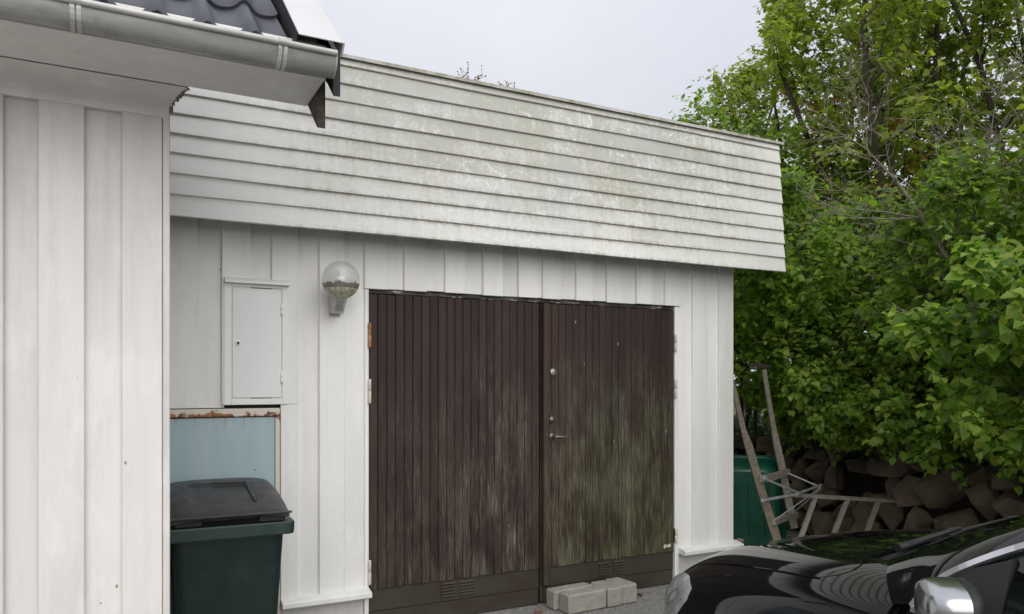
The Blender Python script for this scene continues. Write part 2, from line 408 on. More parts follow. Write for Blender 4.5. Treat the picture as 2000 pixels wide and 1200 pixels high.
def stone_mat():
    t = NT('boulder'); n = t.noise(5, 7, 0.68); f = t.noise(45, 4, .7)
    a = t.mix(t.rng(t.objrand(), 0, 1), (0.17, 0.125, 0.080), (0.24, 0.185, 0.122))
    c = t.mix(t.rng(n, .35, .68), a, (0.085, 0.07, 0.052)); c = t.mix(t.rng(f, .5, .72, 0, .5), c, (0.15, 0.125, 0.095))
    c = t.mix(t.rng(t.noise(2.2, 3), .55, .68, 0, .5), c, (0.06, 0.068, 0.03))
    t.set(c, 0.9); t.bump(t.math('ADD', n, t.math('MULTIPLY', f, .3)), 0.7, 0.03); M['boulder'] = t.m
    t = NT('concrete_block'); n = t.noise(9, 6, .7); f = t.noise(120, 3, .75)
    c = t.mix(t.rng(n, .35, .65), (0.36, 0.335, 0.295), (0.28, 0.26, 0.225)); c = t.mix(t.rng(f, .5, .75, 0, .5), c, (0.17, 0.155, 0.13))
    c = t.mix(t.rng(t.objrand(), 0, 1, 0, .35), c, (0.32, 0.32, 0.31))
    t.set(c, 0.9); t.bump(f, 0.35, 0.003); M['concrete_block'] = t.m
stone_mat()

def zinc():
    t = NT('gutter_metal'); n = t.noise(1.0, 6, .68, t.vec((3, 9, 9))); f = t.noise(18, 5, .7)
    c = t.mix(t.rng(n, .38, .66), (0.60, 0.595, 0.57), (0.36, 0.36, 0.34)); c = t.mix(t.rng(f, .55, .75, 0, .5), c, (0.25, 0.25, 0.235))
    t.set(c, t.rng(n, .3, .7, .35, .55), Metallic=0.15); t.bump(f, .08, .002); M['gutter_metal'] = t.m
    t = NT('verge_white'); n = t.noise(3, 5, .6); t.set(t.mix(t.rng(n, .3, .7), (0.60, 0.60, 0.60), (0.52, 0.52, 0.525)), .4); M['verge_white'] = t.m
    t = NT('roof_tile'); n = t.noise(6, 5, .65); f = t.noise(140, 3, .7)
    c = t.mix(t.rng(n, .35, .7), (0.026, 0.028, 0.038), (0.056, 0.058, 0.074)); t.set(c, t.rng(n, .3, .7, .38, .52)); t.bump(f, .25, .002); M['roof_tile'] = t.m
    t = NT('weathered_brown'); n = t.noise(1.0, 6, .7, t.vec((30, 4, 30))); t.set(t.mix(t.rng(n, .35, .7), (0.035, 0.024, 0.019), (0.115, 0.090, 0.070)), .8); t.bump(n, .5, .004); M['weathered_brown'] = t.m
zinc()
simple('black_flashing', (0.012, 0.012, 0.012), 0.6)
simple('broken_wood', (0.20, 0.17, 0.13), 0.9, 0.6, 40, 0.6, 0.008)
simple('backing_dark', (0.03, 0.028, 0.025), 0.9)
simple('lock_metal', (0.30, 0.30, 0.29), 0.4, 0.2, 60, 0.1, Metallic=0.7)
simple('handle_metal', (0.22, 0.20, 0.16), 0.45, 0.3, 60, 0.1, Metallic=0.8)
simple('bin_green', (0.0065, 0.020, 0.0185), 0.42, 0.2, 8, 0.06, 0.002)
simple('bin_rim_green', (0.014, 0.034, 0.029), 0.45, 0.25, 20, 0.1, 0.002)
simple('bin_lid', (0.021, 0.021, 0.023), 0.40, 0.15, 12, 0.06, 0.002)
simple('rubber', (0.012, 0.012, 0.012), 0.75, 0.2, 40, 0.2)
simple('lamp_plastic', (0.55, 0.54, 0.51), 0.45, 0.15, 25, 0.1)
simple('lamp_grey', (0.28, 0.29, 0.29), 0.4, 0.2, 40, 0.1)
simple('tub_green', (0.006, 0.075, 0.042), 0.33, 0.25, 5, 0.06, 0.004)
simple('old_wood', (0.17, 0.14, 0.11), 0.85, 0.4, 25, 0.5, 0.004)
simple('grey_wood', (0.26, 0.235, 0.195), 0.85, 0.35, 25, 0.5, 0.004)
simple('galvanised', (0.42, 0.43, 0.44), 0.45, 0.25, 30, 0.2, 0.002, Metallic=0.6)
simple('bark', (0.060, 0.048, 0.036), 0.95, 0.4, 30, 0.8, 0.01)
simple('lichen_bark', (0.22, 0.195, 0.155), 0.95, 0.45, 22, 0.8, 0.008)
simple('debris_leaf', (0.17, 0.085, 0.05), 0.8, 0.4, 30)
simple('gravel_stone', (0.30, 0.29, 0.27), 0.9, 0.4, 30)
# cars
t = NT('car_paint'); n = t.noise(900, 1); t.set((0.0045, 0.0048, 0.006), 0.22, Coat_Weight=1.0, Coat_Roughness=0.035, Specular_IOR_Level=0.0); M['car_paint'] = t.m
t = NT('car_shell'); t.set((0.003, 0.003, 0.003), 0.8); M['car_shell'] = t.m
t = NT('car_trim_black'); t.set((0.008, 0.008, 0.008), 0.5); M['car_trim_black'] = t.m
t = NT('chrome_trim'); t.set((0.62, 0.62, 0.65), 0.22, Metallic=0.9); M['chrome_trim'] = t.m
t = NT('mirror_silver'); t.set((0.42, 0.43, 0.44), 0.20, Metallic=0.95); M['mirror_silver'] = t.m
t = NT('mirror_glass'); t.set((0.8, 0.8, 0.8), 0.02, Metallic=1.0); M['mirror_glass'] = t.m
t = NT('interior_dark'); t.set((0.014, 0.014, 0.015), 0.7); M['interior_dark'] = t.m
t = NT('headlight_reflector'); n = t.noise(60, 2); t.set(t.mix(t.rng(t.voro(13), 0.25, .5), (0.78, .79, .80), (0.36, .37, .39)), 0.35, Metallic=0.15); M['headlight_reflector'] = t.m

def clear_glass(name, tint, haze=0.0, rough=0.0, ior=1.5):
    """thin pane: sees through, reflects by fresnel"""
    m = bpy.data.materials.new(name); m.use_nodes = True; n, l = m.node_tree.nodes, m.node_tree.links; n.clear()
    o = n.new('ShaderNodeOutputMaterial'); tr = n.new('ShaderNodeBsdfTransparent'); gl = n.new('ShaderNodeBsdfGlossy'); lw = n.new('ShaderNodeLayerWeight'); lw.inputs[0].default_value = 0.5; mx = n.new('ShaderNodeMixShader')
    pw = n.new('ShaderNodeMath'); pw.operation = 'POWER'; pw.inputs[1].default_value = 4.0; l.new(lw.outputs['Facing'], pw.inputs[0])
    fr = n.new('ShaderNodeMapRange'); l.new(pw.outputs[0], fr.inputs[0]); fr.inputs[3].default_value = ((ior-1)/(ior+1))**2*1.6; fr.inputs[4].default_value = 0.85
    tr.inputs[0].default_value = (*tint, 1); gl.inputs['Roughness'].default_value = rough
    df = n.new('ShaderNodeBsdfDiffuse'); df.inputs[0].default_value = (0.72, 0.72, 0.70, 1); mh = n.new('ShaderNodeMixShader'); mh.inputs[0].default_value = haze
    l.new(tr.outputs[0], mh.inputs[1]); l.new(df.outputs[0], mh.inputs[2])
    l.new(fr.outputs[0], mx.inputs[0]); l.new(mh.outputs[0], mx.inputs[1]); l.new(gl.outputs[0], mx.inputs[2]); l.new(mx.outputs[0], o.inputs[0])
    M[name] = m
clear_glass('car_glass', (0.42, 0.50, 0.47), 0.0, 0.0, 1.52)
clear_glass('headlight_lens', (0.92, 0.93, 0.94), 0.34, 0.02, 1.5)
clear_glass('globe_glass', (0.97, 0.97, 0.96), 0.16, 0.03, 1.5)

def leaf_mat(name, cols, trans=0.35, yellow=0.0):
    t = NT(name); r_ = t.island()
    st = [(i/(len(cols)-1), c) for i, c in enumerate(cols)]
    c = t.ramp(r_, st)
    n = t.noise(0.9, 3)
    c = t.mix(1.0, c, t.rng(n, .3, .7, .72, 1.22), 'MULTIPLY')
    if yellow: c = t.mix(t.math('MULTIPLY', t.rng(t.noise(1.6, 2), .56, .66), yellow), c, (0.20, 0.17, 0.03))
    t.set(c, 0.42, Specular_IOR_Level=0.45)
    tl = t.n.new('ShaderNodeBsdfTranslucent'); t.inp(tl.inputs[0], t.mix(1.0, c, (1.5, 1.7, 0.7), 'MULTIPLY'))
    mx = t.n.new('ShaderNodeMixShader'); mx.inputs[0].default_value = trans
    t.l.new(t.b.outputs[0], mx.inputs[1]); t.l.new(tl.outputs[0], mx.inputs[2]); t.l.new(mx.outputs[0], t.out.inputs[0])
    M[name] = t.m
leaf_mat('lilac_leaf', [(0.085, 0.168, 0.028), (0.143, 0.249, 0.037), (0.206, 0.324, 0.050), (0.278, 0.384, 0.067), (0.370, 0.405, 0.084)], 0.56)
leaf_mat('tree_leaf', [(0.150, 0.205, 0.041), (0.205, 0.268, 0.050), (0.280, 0.330, 0.062), (0.365, 0.378, 0.082)], 0.56, 0.30)
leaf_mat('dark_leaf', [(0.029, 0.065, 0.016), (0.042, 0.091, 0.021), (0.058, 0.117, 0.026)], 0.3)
leaf_mat('autumn_leaf', [(0.36, 0.10, 0.03), (0.40, 0.16, 0.04), (0.38, 0.26, 0.05), (0.30, 0.24, 0.05)], 0.4)
leaf_mat('weed_leaf', [(0.22, 0.09, 0.07), (0.26, 0.16, 0.10)], 0.3)

# ================================================================== SETTING
g = MB().add([(-400,-400,0),(400,-400,0),(400,400,0),(-400,400,0)], [(0,1,2,3)]).build('ground', M['asphalt'])
tag(g, kind='structure')
# raised lawn behind the stone wall (edge follows the wall line)
WL = [(5.25,-6.0),(5.45,-3.0),(5.85,-1.0),(6.35,1.0),(6.75,3.0),(7.0,6.0),(7.0,60.0)]
lv = []; lf = []
for i, (x, y) in enumerate(WL):
    for k, (dx, z) in enumerate([(0.12, 0.0), (0.14, 0.80), (0.9, 0.92), (3.0, 1.0), (12, 1.05), (90, 1.3)]):
        lv.append((x+dx, y if i else -60.0, z))
for i in range(len(WL)-1):
    for k in range(5): a = i*6+k; lf.append((a, a+1, a+7, a+6))
tag(MB().add(lv, [f for i, f in enumerate(lf) if i % 5 >= 3]).build('lawn', M['lawn']), kind='structure')
tag(MB().add(lv, [f for i, f in enumerate(lf) if i % 5 < 3]).build('hedge_bed', M['soil']), kind='structure')

# ================================================================== GARAGE
GX0, GX1, GD = -1.6, 4.513, 6.2
garage = thing('garage', ((GX0+GX1)/2, GD/2, 0), 'white wooden garage with brown double doors and overhanging clapboard fascia', 'garage')
w = MB()
w.box(GX0+0.02, 1.38, 0.046, 0.12, 0.26, 3.45); w.box(3.95, GX1-0.02, 0.046, 0.12, 0.26, 3.45); w.box(1.38, 3.95, 0.046, 0.12, 2.21, 3.45)
w.box(GX1-0.08, GX1-0.024, 0.12, GD, 0.26, 3.45); w.box(GX0+0.024, GX0+0.08, 0.12, GD, 0.26, 3.45); w.box(GX0+0.08, GX1-0.08, GD-0.08, GD, 0.26, 3.45)
wall = w.build('wall', M['backing_dark'], garage)
sh = MB().box(1.38, 3.95, 0.5, 0.52, 0.02, 2.3).build('dark_interior', M['backing_dark'], garage)
TOPZ = 3.2
def vboard(x0, x1, z0, z1, proud, mat='garage_white', nm='board'):
    j = rng.uniform(-0.002, 0.002)
    if proud: MB().box(x0, x1, 0.0+j, 0.0225, z0, z1, 0.003).build(nm, M[mat], wall)
    else: MB().box(x0-0.015, x1+0.015, 0.0235+j, 0.045, z0, z1, 0.002).build(nm, M[mat], wall)
full_z = 0.285
prouds = [(-1.6,-1.44),(-1.30,-1.14),(-1.0,-0.85),(-0.71,-0.56),(-0.42,-0.27),(-0.02,0.11),(0.245,0.405),(0.533,0.695),(0.816,0.972),(1.102,1.259),
          (1.389,1.547),(1.654,1.812),(1.942,2.094),(2.225,2.379),(2.502,2.657),(2.699,2.856),(2.981,3.129),(3.253,3.407),(3.527,3.684),(3.802,3.958),(4.083,4.238),(4.361,4.513)]
def zlow(x0, x1):
    xm = (x0+x1)/2
    if xm < 0.5: return 1.452
    if xm < 0.90: return 1.47
    if 1.389 <= xm <= 3.958: return 2.206
    return full_z
for i, (a, b) in enumerate(prouds):
    z0 = zlow(a, b); z0 += rng.uniform(-0.004, 0.003) if z0 > 2 else 0
    if abs(a-0.816) < 1e-6:
        vboard(0.816, 0.972, 1.47, TOPZ, True); vboard(0.868, 0.972, full_z, 1.469, True)
    else: vboard(a, b, z0, TOPZ, True)
    if i+1 < len(prouds):
        c2 = prouds[i+1][0]; z0 = zlow(b, c2); z0 += rng.uniform(0.0, 0.008) if z0 > 2 else 0
        vboard(b, c2, z0, TOPZ, False)
MB().box(GX1+0.001-0.024, GX1+0.001, 0.024, 0.15, full_z, TOPZ, 0.002).build('board', M['garage_white'], wall)
y = 0.16
while y < GD-0.15:
    MB().box(GX1-0.023, GX1+0.001, y, y+0.245, full_z, TOPZ+.3, 0.003).build('board', M['garage_white'], wall); y += 0.25
# door jambs
MB().box(1.392, 1.4195, 0.012, 0.10, 0.0, 2.203, 0.003).build('door_jamb', M['garage_white'], garage)
MB().box(3.908, 3.945, 0.012, 0.10, 0.0, 2.203, 0.003).build('door_jamb', M['garage_white'], garage)
MB().box(1.42, 3.908, 0.028, 0.10, 2.178, 2.2045, 0.003).build('door_head', M['frame_flaked'], garage)
# plinths and drip caps
for (x0, x1) in ((-1.6, 1.391), (3.947, GX1)):
    MB().box(x0, x1, 0.03, 0.30, 0.0, 0.262, 0.006).build('plinth', M['plinth_white'], garage)
for (x0, x1) in ((0.868, 1.418), (3.947, 4.565)):
    MB().prism([(-0.065, 0.243), (-0.065, 0.268), (-0.055, 0.275), (0.02, 0.290), (0.044, 0.290), (0.044, 0.250), (-0.02, 0.238), (-0.05, 0.233)], x0, x1, 'x').build('drip_cap', M['garage_white'], garage, fix=True)
MB().box(4.575, 4.62, -0.02, 0.05, 0.268, 0.30, 0.012).build('broken_cap_end', M['broken_wood'], garage)
for (x0, x1) in ((GX1-0.2, GX1-0.03),):
    MB().box(x0, x1, 0.31, GD, 0.0, 0.262).build('plinth', M['plinth_white'], garage)
# fascia of lapped boards
FB = [1.6+(q-1.6)*1.018 for q in (2.491,2.607,2.720,2.829,2.938,3.047,3.157,3.266,3.375,3.484,3.535)]
def fy(z): return -0.222 + (z-2.507)/(3.59-2.507)*0.050
fas = MB().box(-1.9, 4.80, -0.150, -0.128, 2.58, 3.54).build('fascia', M['backing_dark'], garage)
def lap(zb, zt, x0, x1):
    P = [(fy(zb)-0.020, zb+0.003), (fy(zb)-0.017, zb), (fy(zb)+0.001, zb), (fy(zt)+0.012, zt+0.022), (fy(zt)-0.002, zt+0.022)]
    n = 28; V = []; F = []
    ph = rng.uniform(0, 6)
    for i in range(n+1):
        x = x0 + (x1-x0)*i/n
        wv = 0.0022*math.sin(x*2.1+ph) + 0.0012*math.sin(x*5.3+ph*2)
        V += [(x, a + wv*0.6, b + wv*0.8) for a, b in P]
    for i in range(n):
        for k in range(5):
            a = i*5+k; b = i*5+(k+1) % 5; F.append((a, b, b+5, a+5))
    F += [(4,3,2,1,0), tuple(n*5+k for k in range(5))]
    MB().add(V, F).build('clapboard', M['fascia_white'], fas, fix=True)
for i in range(10): lap(FB[i], FB[i+1], -1.9, 4.852 - 0.002*i + rng.uniform(-.004, .004))
ZT = FB[10]
MB().prism([(fy(ZT)-0.034, ZT-.008), (fy(ZT)-0.034, ZT+.013), (-0.10, ZT+.033), (0.2, ZT+.040), (0.2, ZT+.010), (fy(ZT)-0.01, ZT+.001)], -1.9, 4.866, 'x').build('roof_cap', M['roof_cap'], garage, fix=True)
MB().box(-1.9, 4.85, 0.2, GD+0.1, ZT-.035, ZT+.025).build('roof', M['roof_cap'], garage)
MB().box(-1.9, 4.78, -0.12, 0.04, 3.26, 3.28).build('soffit_board', M['garage_white'], garage)

# ---- the two door leaves
def leaf(x0, x1, n, label, vents, hinge_x, hinge_spec):
    lf_ = MB().box(x0, x1, 0.045, 0.07, 0.02, 2.176).build('door_leaf', M['backing_dark'], garage)
    lf_['label'] = label
    wd = (x1-x0)/n
    me = MB().box(-wd/2+0.0012, wd/2-0.0012, -0.011, 0.011, 0.0, 1.905, 0.0042).build('slat', M['door_stain'], lf_, world=False)
    for i in range(n):
        o = me if i == 0 else place(me, (0,0,0), lf_)
        o.location = Vector((x0+wd*(i+0.5), 0.032+rng.uniform(-.0018, .0018), 0.264+rng.uniform(-.004, .004))) - garage.location
        o.scale = (1, 1, (2.176-0.264)/1.905)
    MB().box(x0, x1, 0.032, 0.0445, 0.122, 0.275, 0.003).build('kick_board', M['kick_brown'], lf_)
    MB().box(x0, x1, 0.037, 0.0445, 0.006, 0.118, 0.003).build('kick_board', M['kick_brown'], lf_)
    for (va, vb, zc) in vents:
        v = MB(); v.box(va, vb, 0.029, 0.033, zc-0.055, zc+0.055, 0.002)
        vent = v.build('vent', M['kick_brown'], lf_)
    return lf_
HL, HR = [], []
dl = leaf(1.422, 2.680, 21, 'left garage door leaf of vertical dark brown slats', [], 1.42, [])
dr = leaf(2.722, 3.905, 20, 'right garage door leaf, mossy and grey towards the bottom', [], 3.91, [])
def vent(door, xa, xb, z0, z1):
    vp = MB().box(xa, xb, 0.0295, 0.0325, z0, z1, 0.0015).build('vent', M['kick_brown'], door)
    h = (z1-z0)/5.0
    for k in range(5):
        zb = z0 + h*k + 0.003
        MB().prism([(0.0293, zb+h*0.72), (0.0165, zb+h*0.18), (0.0180, zb+h*0.05), (0.0293, zb+h*0.35)], xa+0.006, xb-0.006, 'x').build('louvre', M['kick_brown'], door, fix=True)
vent(dl, 1.918, 2.035, 0.150, 0.255); vent(dl, 2.055, 2.174, 0.148, 0.253)
vent(dr, 3.190, 3.296, 0.148, 0.250); vent(dr, 3.320, 3.426, 0.148, 0.250)
# meeting strip on the right leaf
MB().box(2.6995, 2.7435, -0.012, 0.019, 0.145, 2.172, 0.004).build('meeting_strip', M['astragal_wood'], dr)
MB().box(2.694, 2.7205, 0.034, 0.06, 0.02, 2.172, 0.003).build('meeting_edge', M['door_stain'], dr)
# hinges
def hinge(door, x, z, mat, L=0.115, r=0.0105):
    h = MB().lathe([(0.0, -L/2-.004), (r*.8, -L/2-.003), (r, -L/2), (r, -0.001), (r*.86, 0), (r, 0.001), (r, L/2), (r*.8, L/2+.003), (0.0, L/2+.004)], (x, 0.004, z), 12)
    h.box(x-0.004, x+0.004, 0.004, 0.04, z-L/2, z+L/2)
    h.build('hinge', M[mat], door)
hinge(dl, 1.4225, 1.905, 'hinge_rust', 0.15, 0.0115); hinge(dl, 1.4225, 1.545, 'hinge_white', 0.15); hinge(dl, 1.4225, 0.385, 'hinge_white', 0.15)
hinge(dr, 3.9075, 1.915, 'hinge_grey', 0.13); hinge(dr, 3.9075, 1.552, 'hinge_grey', 0.14); hinge(dr, 3.912, 0.39, 'hinge_white', 0.11)
# furniture
MB().lathe([(0.0, -0.006), (0.022, -0.006), (0.0255, -0.003), (0.0265, 0.004), (0.0265, 0.022)], (2.789, 0.012, 1.677), 24, 'y').build('round_plate', M['lock_metal'], dr)
MB().lathe([(0.0, -0.012), (0.010, -0.012), (0.012, -0.006), (0.0205, -0.005), (0.0215, 0.0), (0.0215, 0.018)], (2.775, 0.006, 1.335), 20, 'y').build('lock_cylinder', M['handle_metal'], dr)
hd = MB(); hd.lathe([(0.0, -0.006), (0.019, -0.005), (0.0215, 0.0), (0.0215, 0.018)], (2.775, 0.006, 1.213), 20, 'y')
hd.tube([(2.775, 0.006, 1.213), (2.775, -0.038, 1.213), (2.783, -0.048, 1.213), (2.80, -0.051, 1.2125), (2.84, -0.051, 1.211), (2.875, -0.049, 1.2095), (2.884, -0.046, 1.209)], [0.009, 0.009, 0.009, 0.0085, 0.008, 0.0078, 0.006], 10)
hd.build('lever_handle', M['handle_metal'], dr)
MB().box(2.7605, 2.7895, 0.0155, 0.0205, 1.17, 1.38, 0.002).build('lock_plate', M['astragal_wood'], dr)
MB().prism([(3.80,.303),(3.812,.331),(3.835,.318),(3.868,.329),(3.872,.306),(3.845,.299),(3.83,.312),(3.815,.294)], 0.0185, 0.0215, 'y').build('paint_scrap', M['hinge_white'], dr, fix=True)

# ================================================================== HOUSE
HY = -1.4555; HX = 0.176
house = thing('house', (-3.5, 1.5, 0), 'white house corner with vertical boards, grey gutter and dark tiled roof', 'house')
hw = MB(); hw.box(-7.0, HX-0.02, HY+0.044, HY+0.15, 0.0, 2.9); hw.box(HX-0.12, HX-0.024, HY+0.15, 4.0, 0.0, 2.9)
hwall = hw.build('wall', M['backing_dark'], house)
hp = [(-0.117+0.0, 0)]
xs = []
x = 0.150
# measured pieces near the corner, then on at the same rhythm
pieces = [(0.150, HX, True), (0.008, 0.150, True), (-0.117, 0.008, False), (-0.265, -0.117, True), (-0.372, -0.265, False)]
x = -0.372
while x > -7.0:
    pieces.append((x-0.148, x, True)); pieces.append((x-0.148-0.115, x-0.148, False)); x -= 0.263
for i, (a, b, pr) in enumerate(pieces):
    j = rng.uniform(-.0015, .0015)
    if i == 0: MB().box(a+0.001, b, HY-0.006, HY+0.044, 0.2, 2.672, 0.003).build('corner_board', M['house_white'], hwall); continue
    if pr: MB().box(a, b-(0.001 if i == 1 else 0), HY+j, HY+0.022, 0.2, 2.70, 0.003).build('board', M['house_white'], hwall)
    else: MB().box(a-0.012, b+0.012, HY+0.023+j, HY+0.043, 0.2, 2.66, 0.002).build('board', M['house_white'], hwall)
y = HY+0.045
while y < 3.9:
    MB().box(HX-0.0235, HX-0.001, y, y+0.195, 0.2, 2.9, 0.003).build('board', M['house_white'], hwall); y += 0.2
MB().box(-7.0, HX-0.03, HY+0.03, HY+0.15, 0.0, 0.21).build('plinth', M['plinth_white'], house)
MB().box(-7.0, HX-0.001, HY-0.0075, HY+0.021, 2.640, 2.690, 0.002).build('frieze_board', M['house_trim'], house)
# cove under the eave, mitred where it once turned the corner
cv = []
for k in range(11):
    a = k/10*math.pi/2; cv.append((HY-0.0085-0.175*(1-math.cos(a)), 2.668+0.040*math.sin(a)))
V = []; nn_ = len(cv)
for (yy, zz) in cv: V += [(-7.0, yy, zz), (HX-0.002+(HY-yy)*0.30, yy, zz), (-7.0, yy, 2.712), (HX-0.002+(HY-yy)*0.30, yy, 2.712)]
F = [(4*i, 4*i+1, 4*i+5, 4*i+4) for i in range(nn_-1)] + [(4*i+2, 4*i+6, 4*i+7, 4*i+3) for i in range(nn_-1)] + [(4*i+1, 4*i+3, 4*i+7, 4*i+5) for i in range(nn_-1)]
co = MB().add(V, F, False).build('cove_moulding', M['house_trim'], house, fix=True)
jag = MB()
for k in range(9):
    f = k/8; yy = HY-0.012-0.165*f; zz = 2.672+0.036*math.sin(math.acos(max(0, 1-f))); xx = HX-0.002+(HY-yy)*0.30; ss_ = rng.uniform(.006, .013)
    jag.box(xx-0.004, xx+rng.uniform(.003, .012), yy-ss_, yy+ss_, zz-ss_*.9, min(zz+ss_, 2.7085), 0.004)
jag.build('broken_moulding_end', M['broken_wood'], house)
SZ = 2.7095; EX = 0.668
MB().box(-7.0, EX, -1.945, -1.645, SZ, SZ+0.022, 0.002).build('soffit', M['house_trim'], house)
MB().box(-7.0, HX+0.01, -1.644, HY+0.1, SZ+0.003, SZ+0.022).build('soffit', M['house_trim'], house)
MB().box(-7.0, EX, -1.961, -1.9455, SZ-0.004, 2.83, 0.002).build('fascia_board', M['house_trim'], house)
# gutter
gy, gz, gr_ = -1.992, 2.760, 0.056
gp = []
for k in range(13):
    a = math.pi*k/12; gp.append((gy+gr_*math.cos(a)*0.98, gz+0.006-gr_*1.12*math.sin(a)))
inner = [(gy+(p-gy)*0.965, gz+0.006+(q-gz-0.006)*0.965) for p, q in gp][::-1]
gut = MB().prism(gp+inner, -7.0, 0.684, 'x')
gutter = gut.build('gutter', M['gutter_metal'], house, fix=True)
for p in gutter.data.polygons: p.use_smooth = len(p.vertices) == 4
MB().tube([(-7.0, gy-gr_*0.98-0.004, gz+0.010), (0.686, gy-gr_*0.98-0.004, gz+0.010)], 0.0105, 12).build('gutter_bead', M['gutter_metal'], gutter)
MB().prism(gp, 0.6845, 0.6895, 'x').build('end_cap', M['gutter_metal'], gutter, fix=True)
for bx in (-0.75, -0.122, 0.498, -1.4):
    b = MB()
    for dx in (-0.014, 0.004):
        ring = [(gy+(gr_+0.004)*math.cos(math.pi*k/12), gz+0.006-(gr_*1.12+0.004)*math.sin(math.pi*k/12)) for k in range(13)]
        ring2 = [(gy+(gr_-0.001)*math.cos(math.pi*k/12), gz+0.006-(gr_*1.12-0.001)*math.sin(math.pi*k/12)) for k in range(13)][::-1]
        b.prism(ring+ring2, bx+dx, bx+dx+0.013, 'x')
    b.tube([(bx-0.012, gy-gr_*0.98-0.004, gz+0.011), (bx+0.016, gy-gr_*0.98-0.004, gz+0.011)], 0.0128, 10)
    b.build('gutter_bracket', M['gutter_metal'], gutter, fix=True)
# roof plane
TH = R(40.5); ct, st_ = math.cos(TH), math.sin(TH)
RY, RZ = -2.000, 2.757            # lower front edge of the tiles
def roofp(x, l, n): return (x, RY + l*ct - n*st_, RZ + l*st_ + n*ct)
roof = MB().add([roofp(-7, 0.03, -0.03), roofp(0.69, 0.03, -0.03), roofp(0.69, 1.22, -0.03), roofp(-7, 1.22, -0.03), roofp(-7, 0.03, -0.075), roofp(0.69, 0.03, -0.075), roofp(0.69, 1.22, -0.075), roofp(-7, 1.22, -0.075)],
                [(0,1,2,3),(7,6,5,4),(0,4,5,1),(1,5,6,2),(2,6,7,3),(3,7,4,0)]).build('roof', M['black_flashing'], house)
# one pantile: two rolls across, 0.335 m wide
per, TL, EXP_ = 0.152, 0.415, 0.345
nx = 25
def tz(x): 
    u = (x/per) % 1.0
    return 0.030*math.exp(-((u-0.30)/0.17)**2) + 0.006*math.sin(2*math.pi*u)
top = []; 
for l in (0.0, 0.004, TL*0.5, TL):
    row = []
    for i in range(nx):
        xx = i*(2*per+0.012)/(nx-1)
        row.append((xx, l, tz(xx) + (0.020 if l < 0.3*TL else (0.010 if l < TL else 0.0)) - (0.004 if l == 0 else 0)))
    top.append(row)
tm = MB()
def rp0(q): return (q[0], q[1]*ct-q[2]*st_, q[1]*st_+q[2]*ct)
T_ = np.array([[rp0(q) for q in r_] for r_ in top]); tm.grid(T_, True)
Bt = np.array([[rp0((q[0], q[1], q[2]-0.016)) for q in r_] for r_ in top]); tm.grid(Bt[:, ::-1], True)
tm.grid(np.array([Bt[0], T_[0]]), False); tm.grid(np.array([T_[-1], Bt[-1]]), False)
tm.grid(np.array([T_[:, 0], Bt[:, 0]]), False); tm.grid(np.array([Bt[:, -1], T_[:, -1]]), False)
tile0 = tm.build('roof_tile', M['roof_tile'], roof, world=False)
first = True
for r_ in range(4):
    for c_ in range(10):
        x = 0.520 - (c_+1)*2*per
        if x < -3.0: continue
        o = tile0 if first else place(tile0, (0,0,0), roof); first = False
        jx = rng.uniform(-.002, .002)
        o.location = Vector(roofp(x+jx, r_*EXP_, 0.002+rng.uniform(0, .003))) - house.location
ry_, rz_ = RY+1.26*ct, RZ+1.26*st_      # crest and back slope, unseen: low and short so skylight reaches the fascia
MB().add([(-7, ry_, rz_+.03), (0.69, ry_, rz_+.03), (0.69, ry_+.55, rz_-.44), (-7, ry_+.55, rz_-.44)], [(0, 3, 2, 1)]).build('unseen_back_slope', M['roof_tile'], house)
MB().tube([(-7, ry_, rz_+.03), (0.71, ry_, rz_+.03)], .075, 12).build('unseen_ridge', M['roof_tile'], house)
# verge: white metal cover, boards under it
def slab(x0, x1, l0, l1, n0, n1):
    P = [roofp(x, l, n) for n in (n0, n1) for (x, l) in ((x0, l0), (x1, l0), (x1, l1), (x0, l1))]
    return MB().add(P, [(3,2,1,0),(4,5,6,7),(0,1,5,4),(1,2,6,5),(2,3,7,6),(3,0,4,7)])
slab(0.551, 0.706, -0.012, 1.30, 0.074, 0.077).build('verge_cover', M['verge_white'], house)
slab(0.547, 0.5505, 0.0, 1.28, -0.01, 0.076).build('verge_cover_lip', M['black_flashing'], house)
slab(0.7065, 0.712, -0.012, 1.30, 0.028, 0.0775).build('verge_cover_drop', M['verge_white'], house)
# outer dark board and inner brown barge board, plumb-cut ends
def barge(x0, x1, y0, top_n, depth, mat, name):
    def zt(y): return RZ + (y-RY)*st_/ct + top_n
    P = []
    y1 = RY + 1.2*ct
    MB().prism([(y0, zt(y0)-depth), (y0, zt(y0)), (y1, zt(y1)), (y1, zt(y1)-depth)], x0, x1, 'x').build(name, M[mat], house, fix=True)
barge(0.704, 0.730, -1.925, 0.008, 0.165, 'black_flashing', 'outer_barge_board')
barge(0.6705, 0.702, -1.81, -0.168, 0.175, 'weathered_brown', 'barge_board')

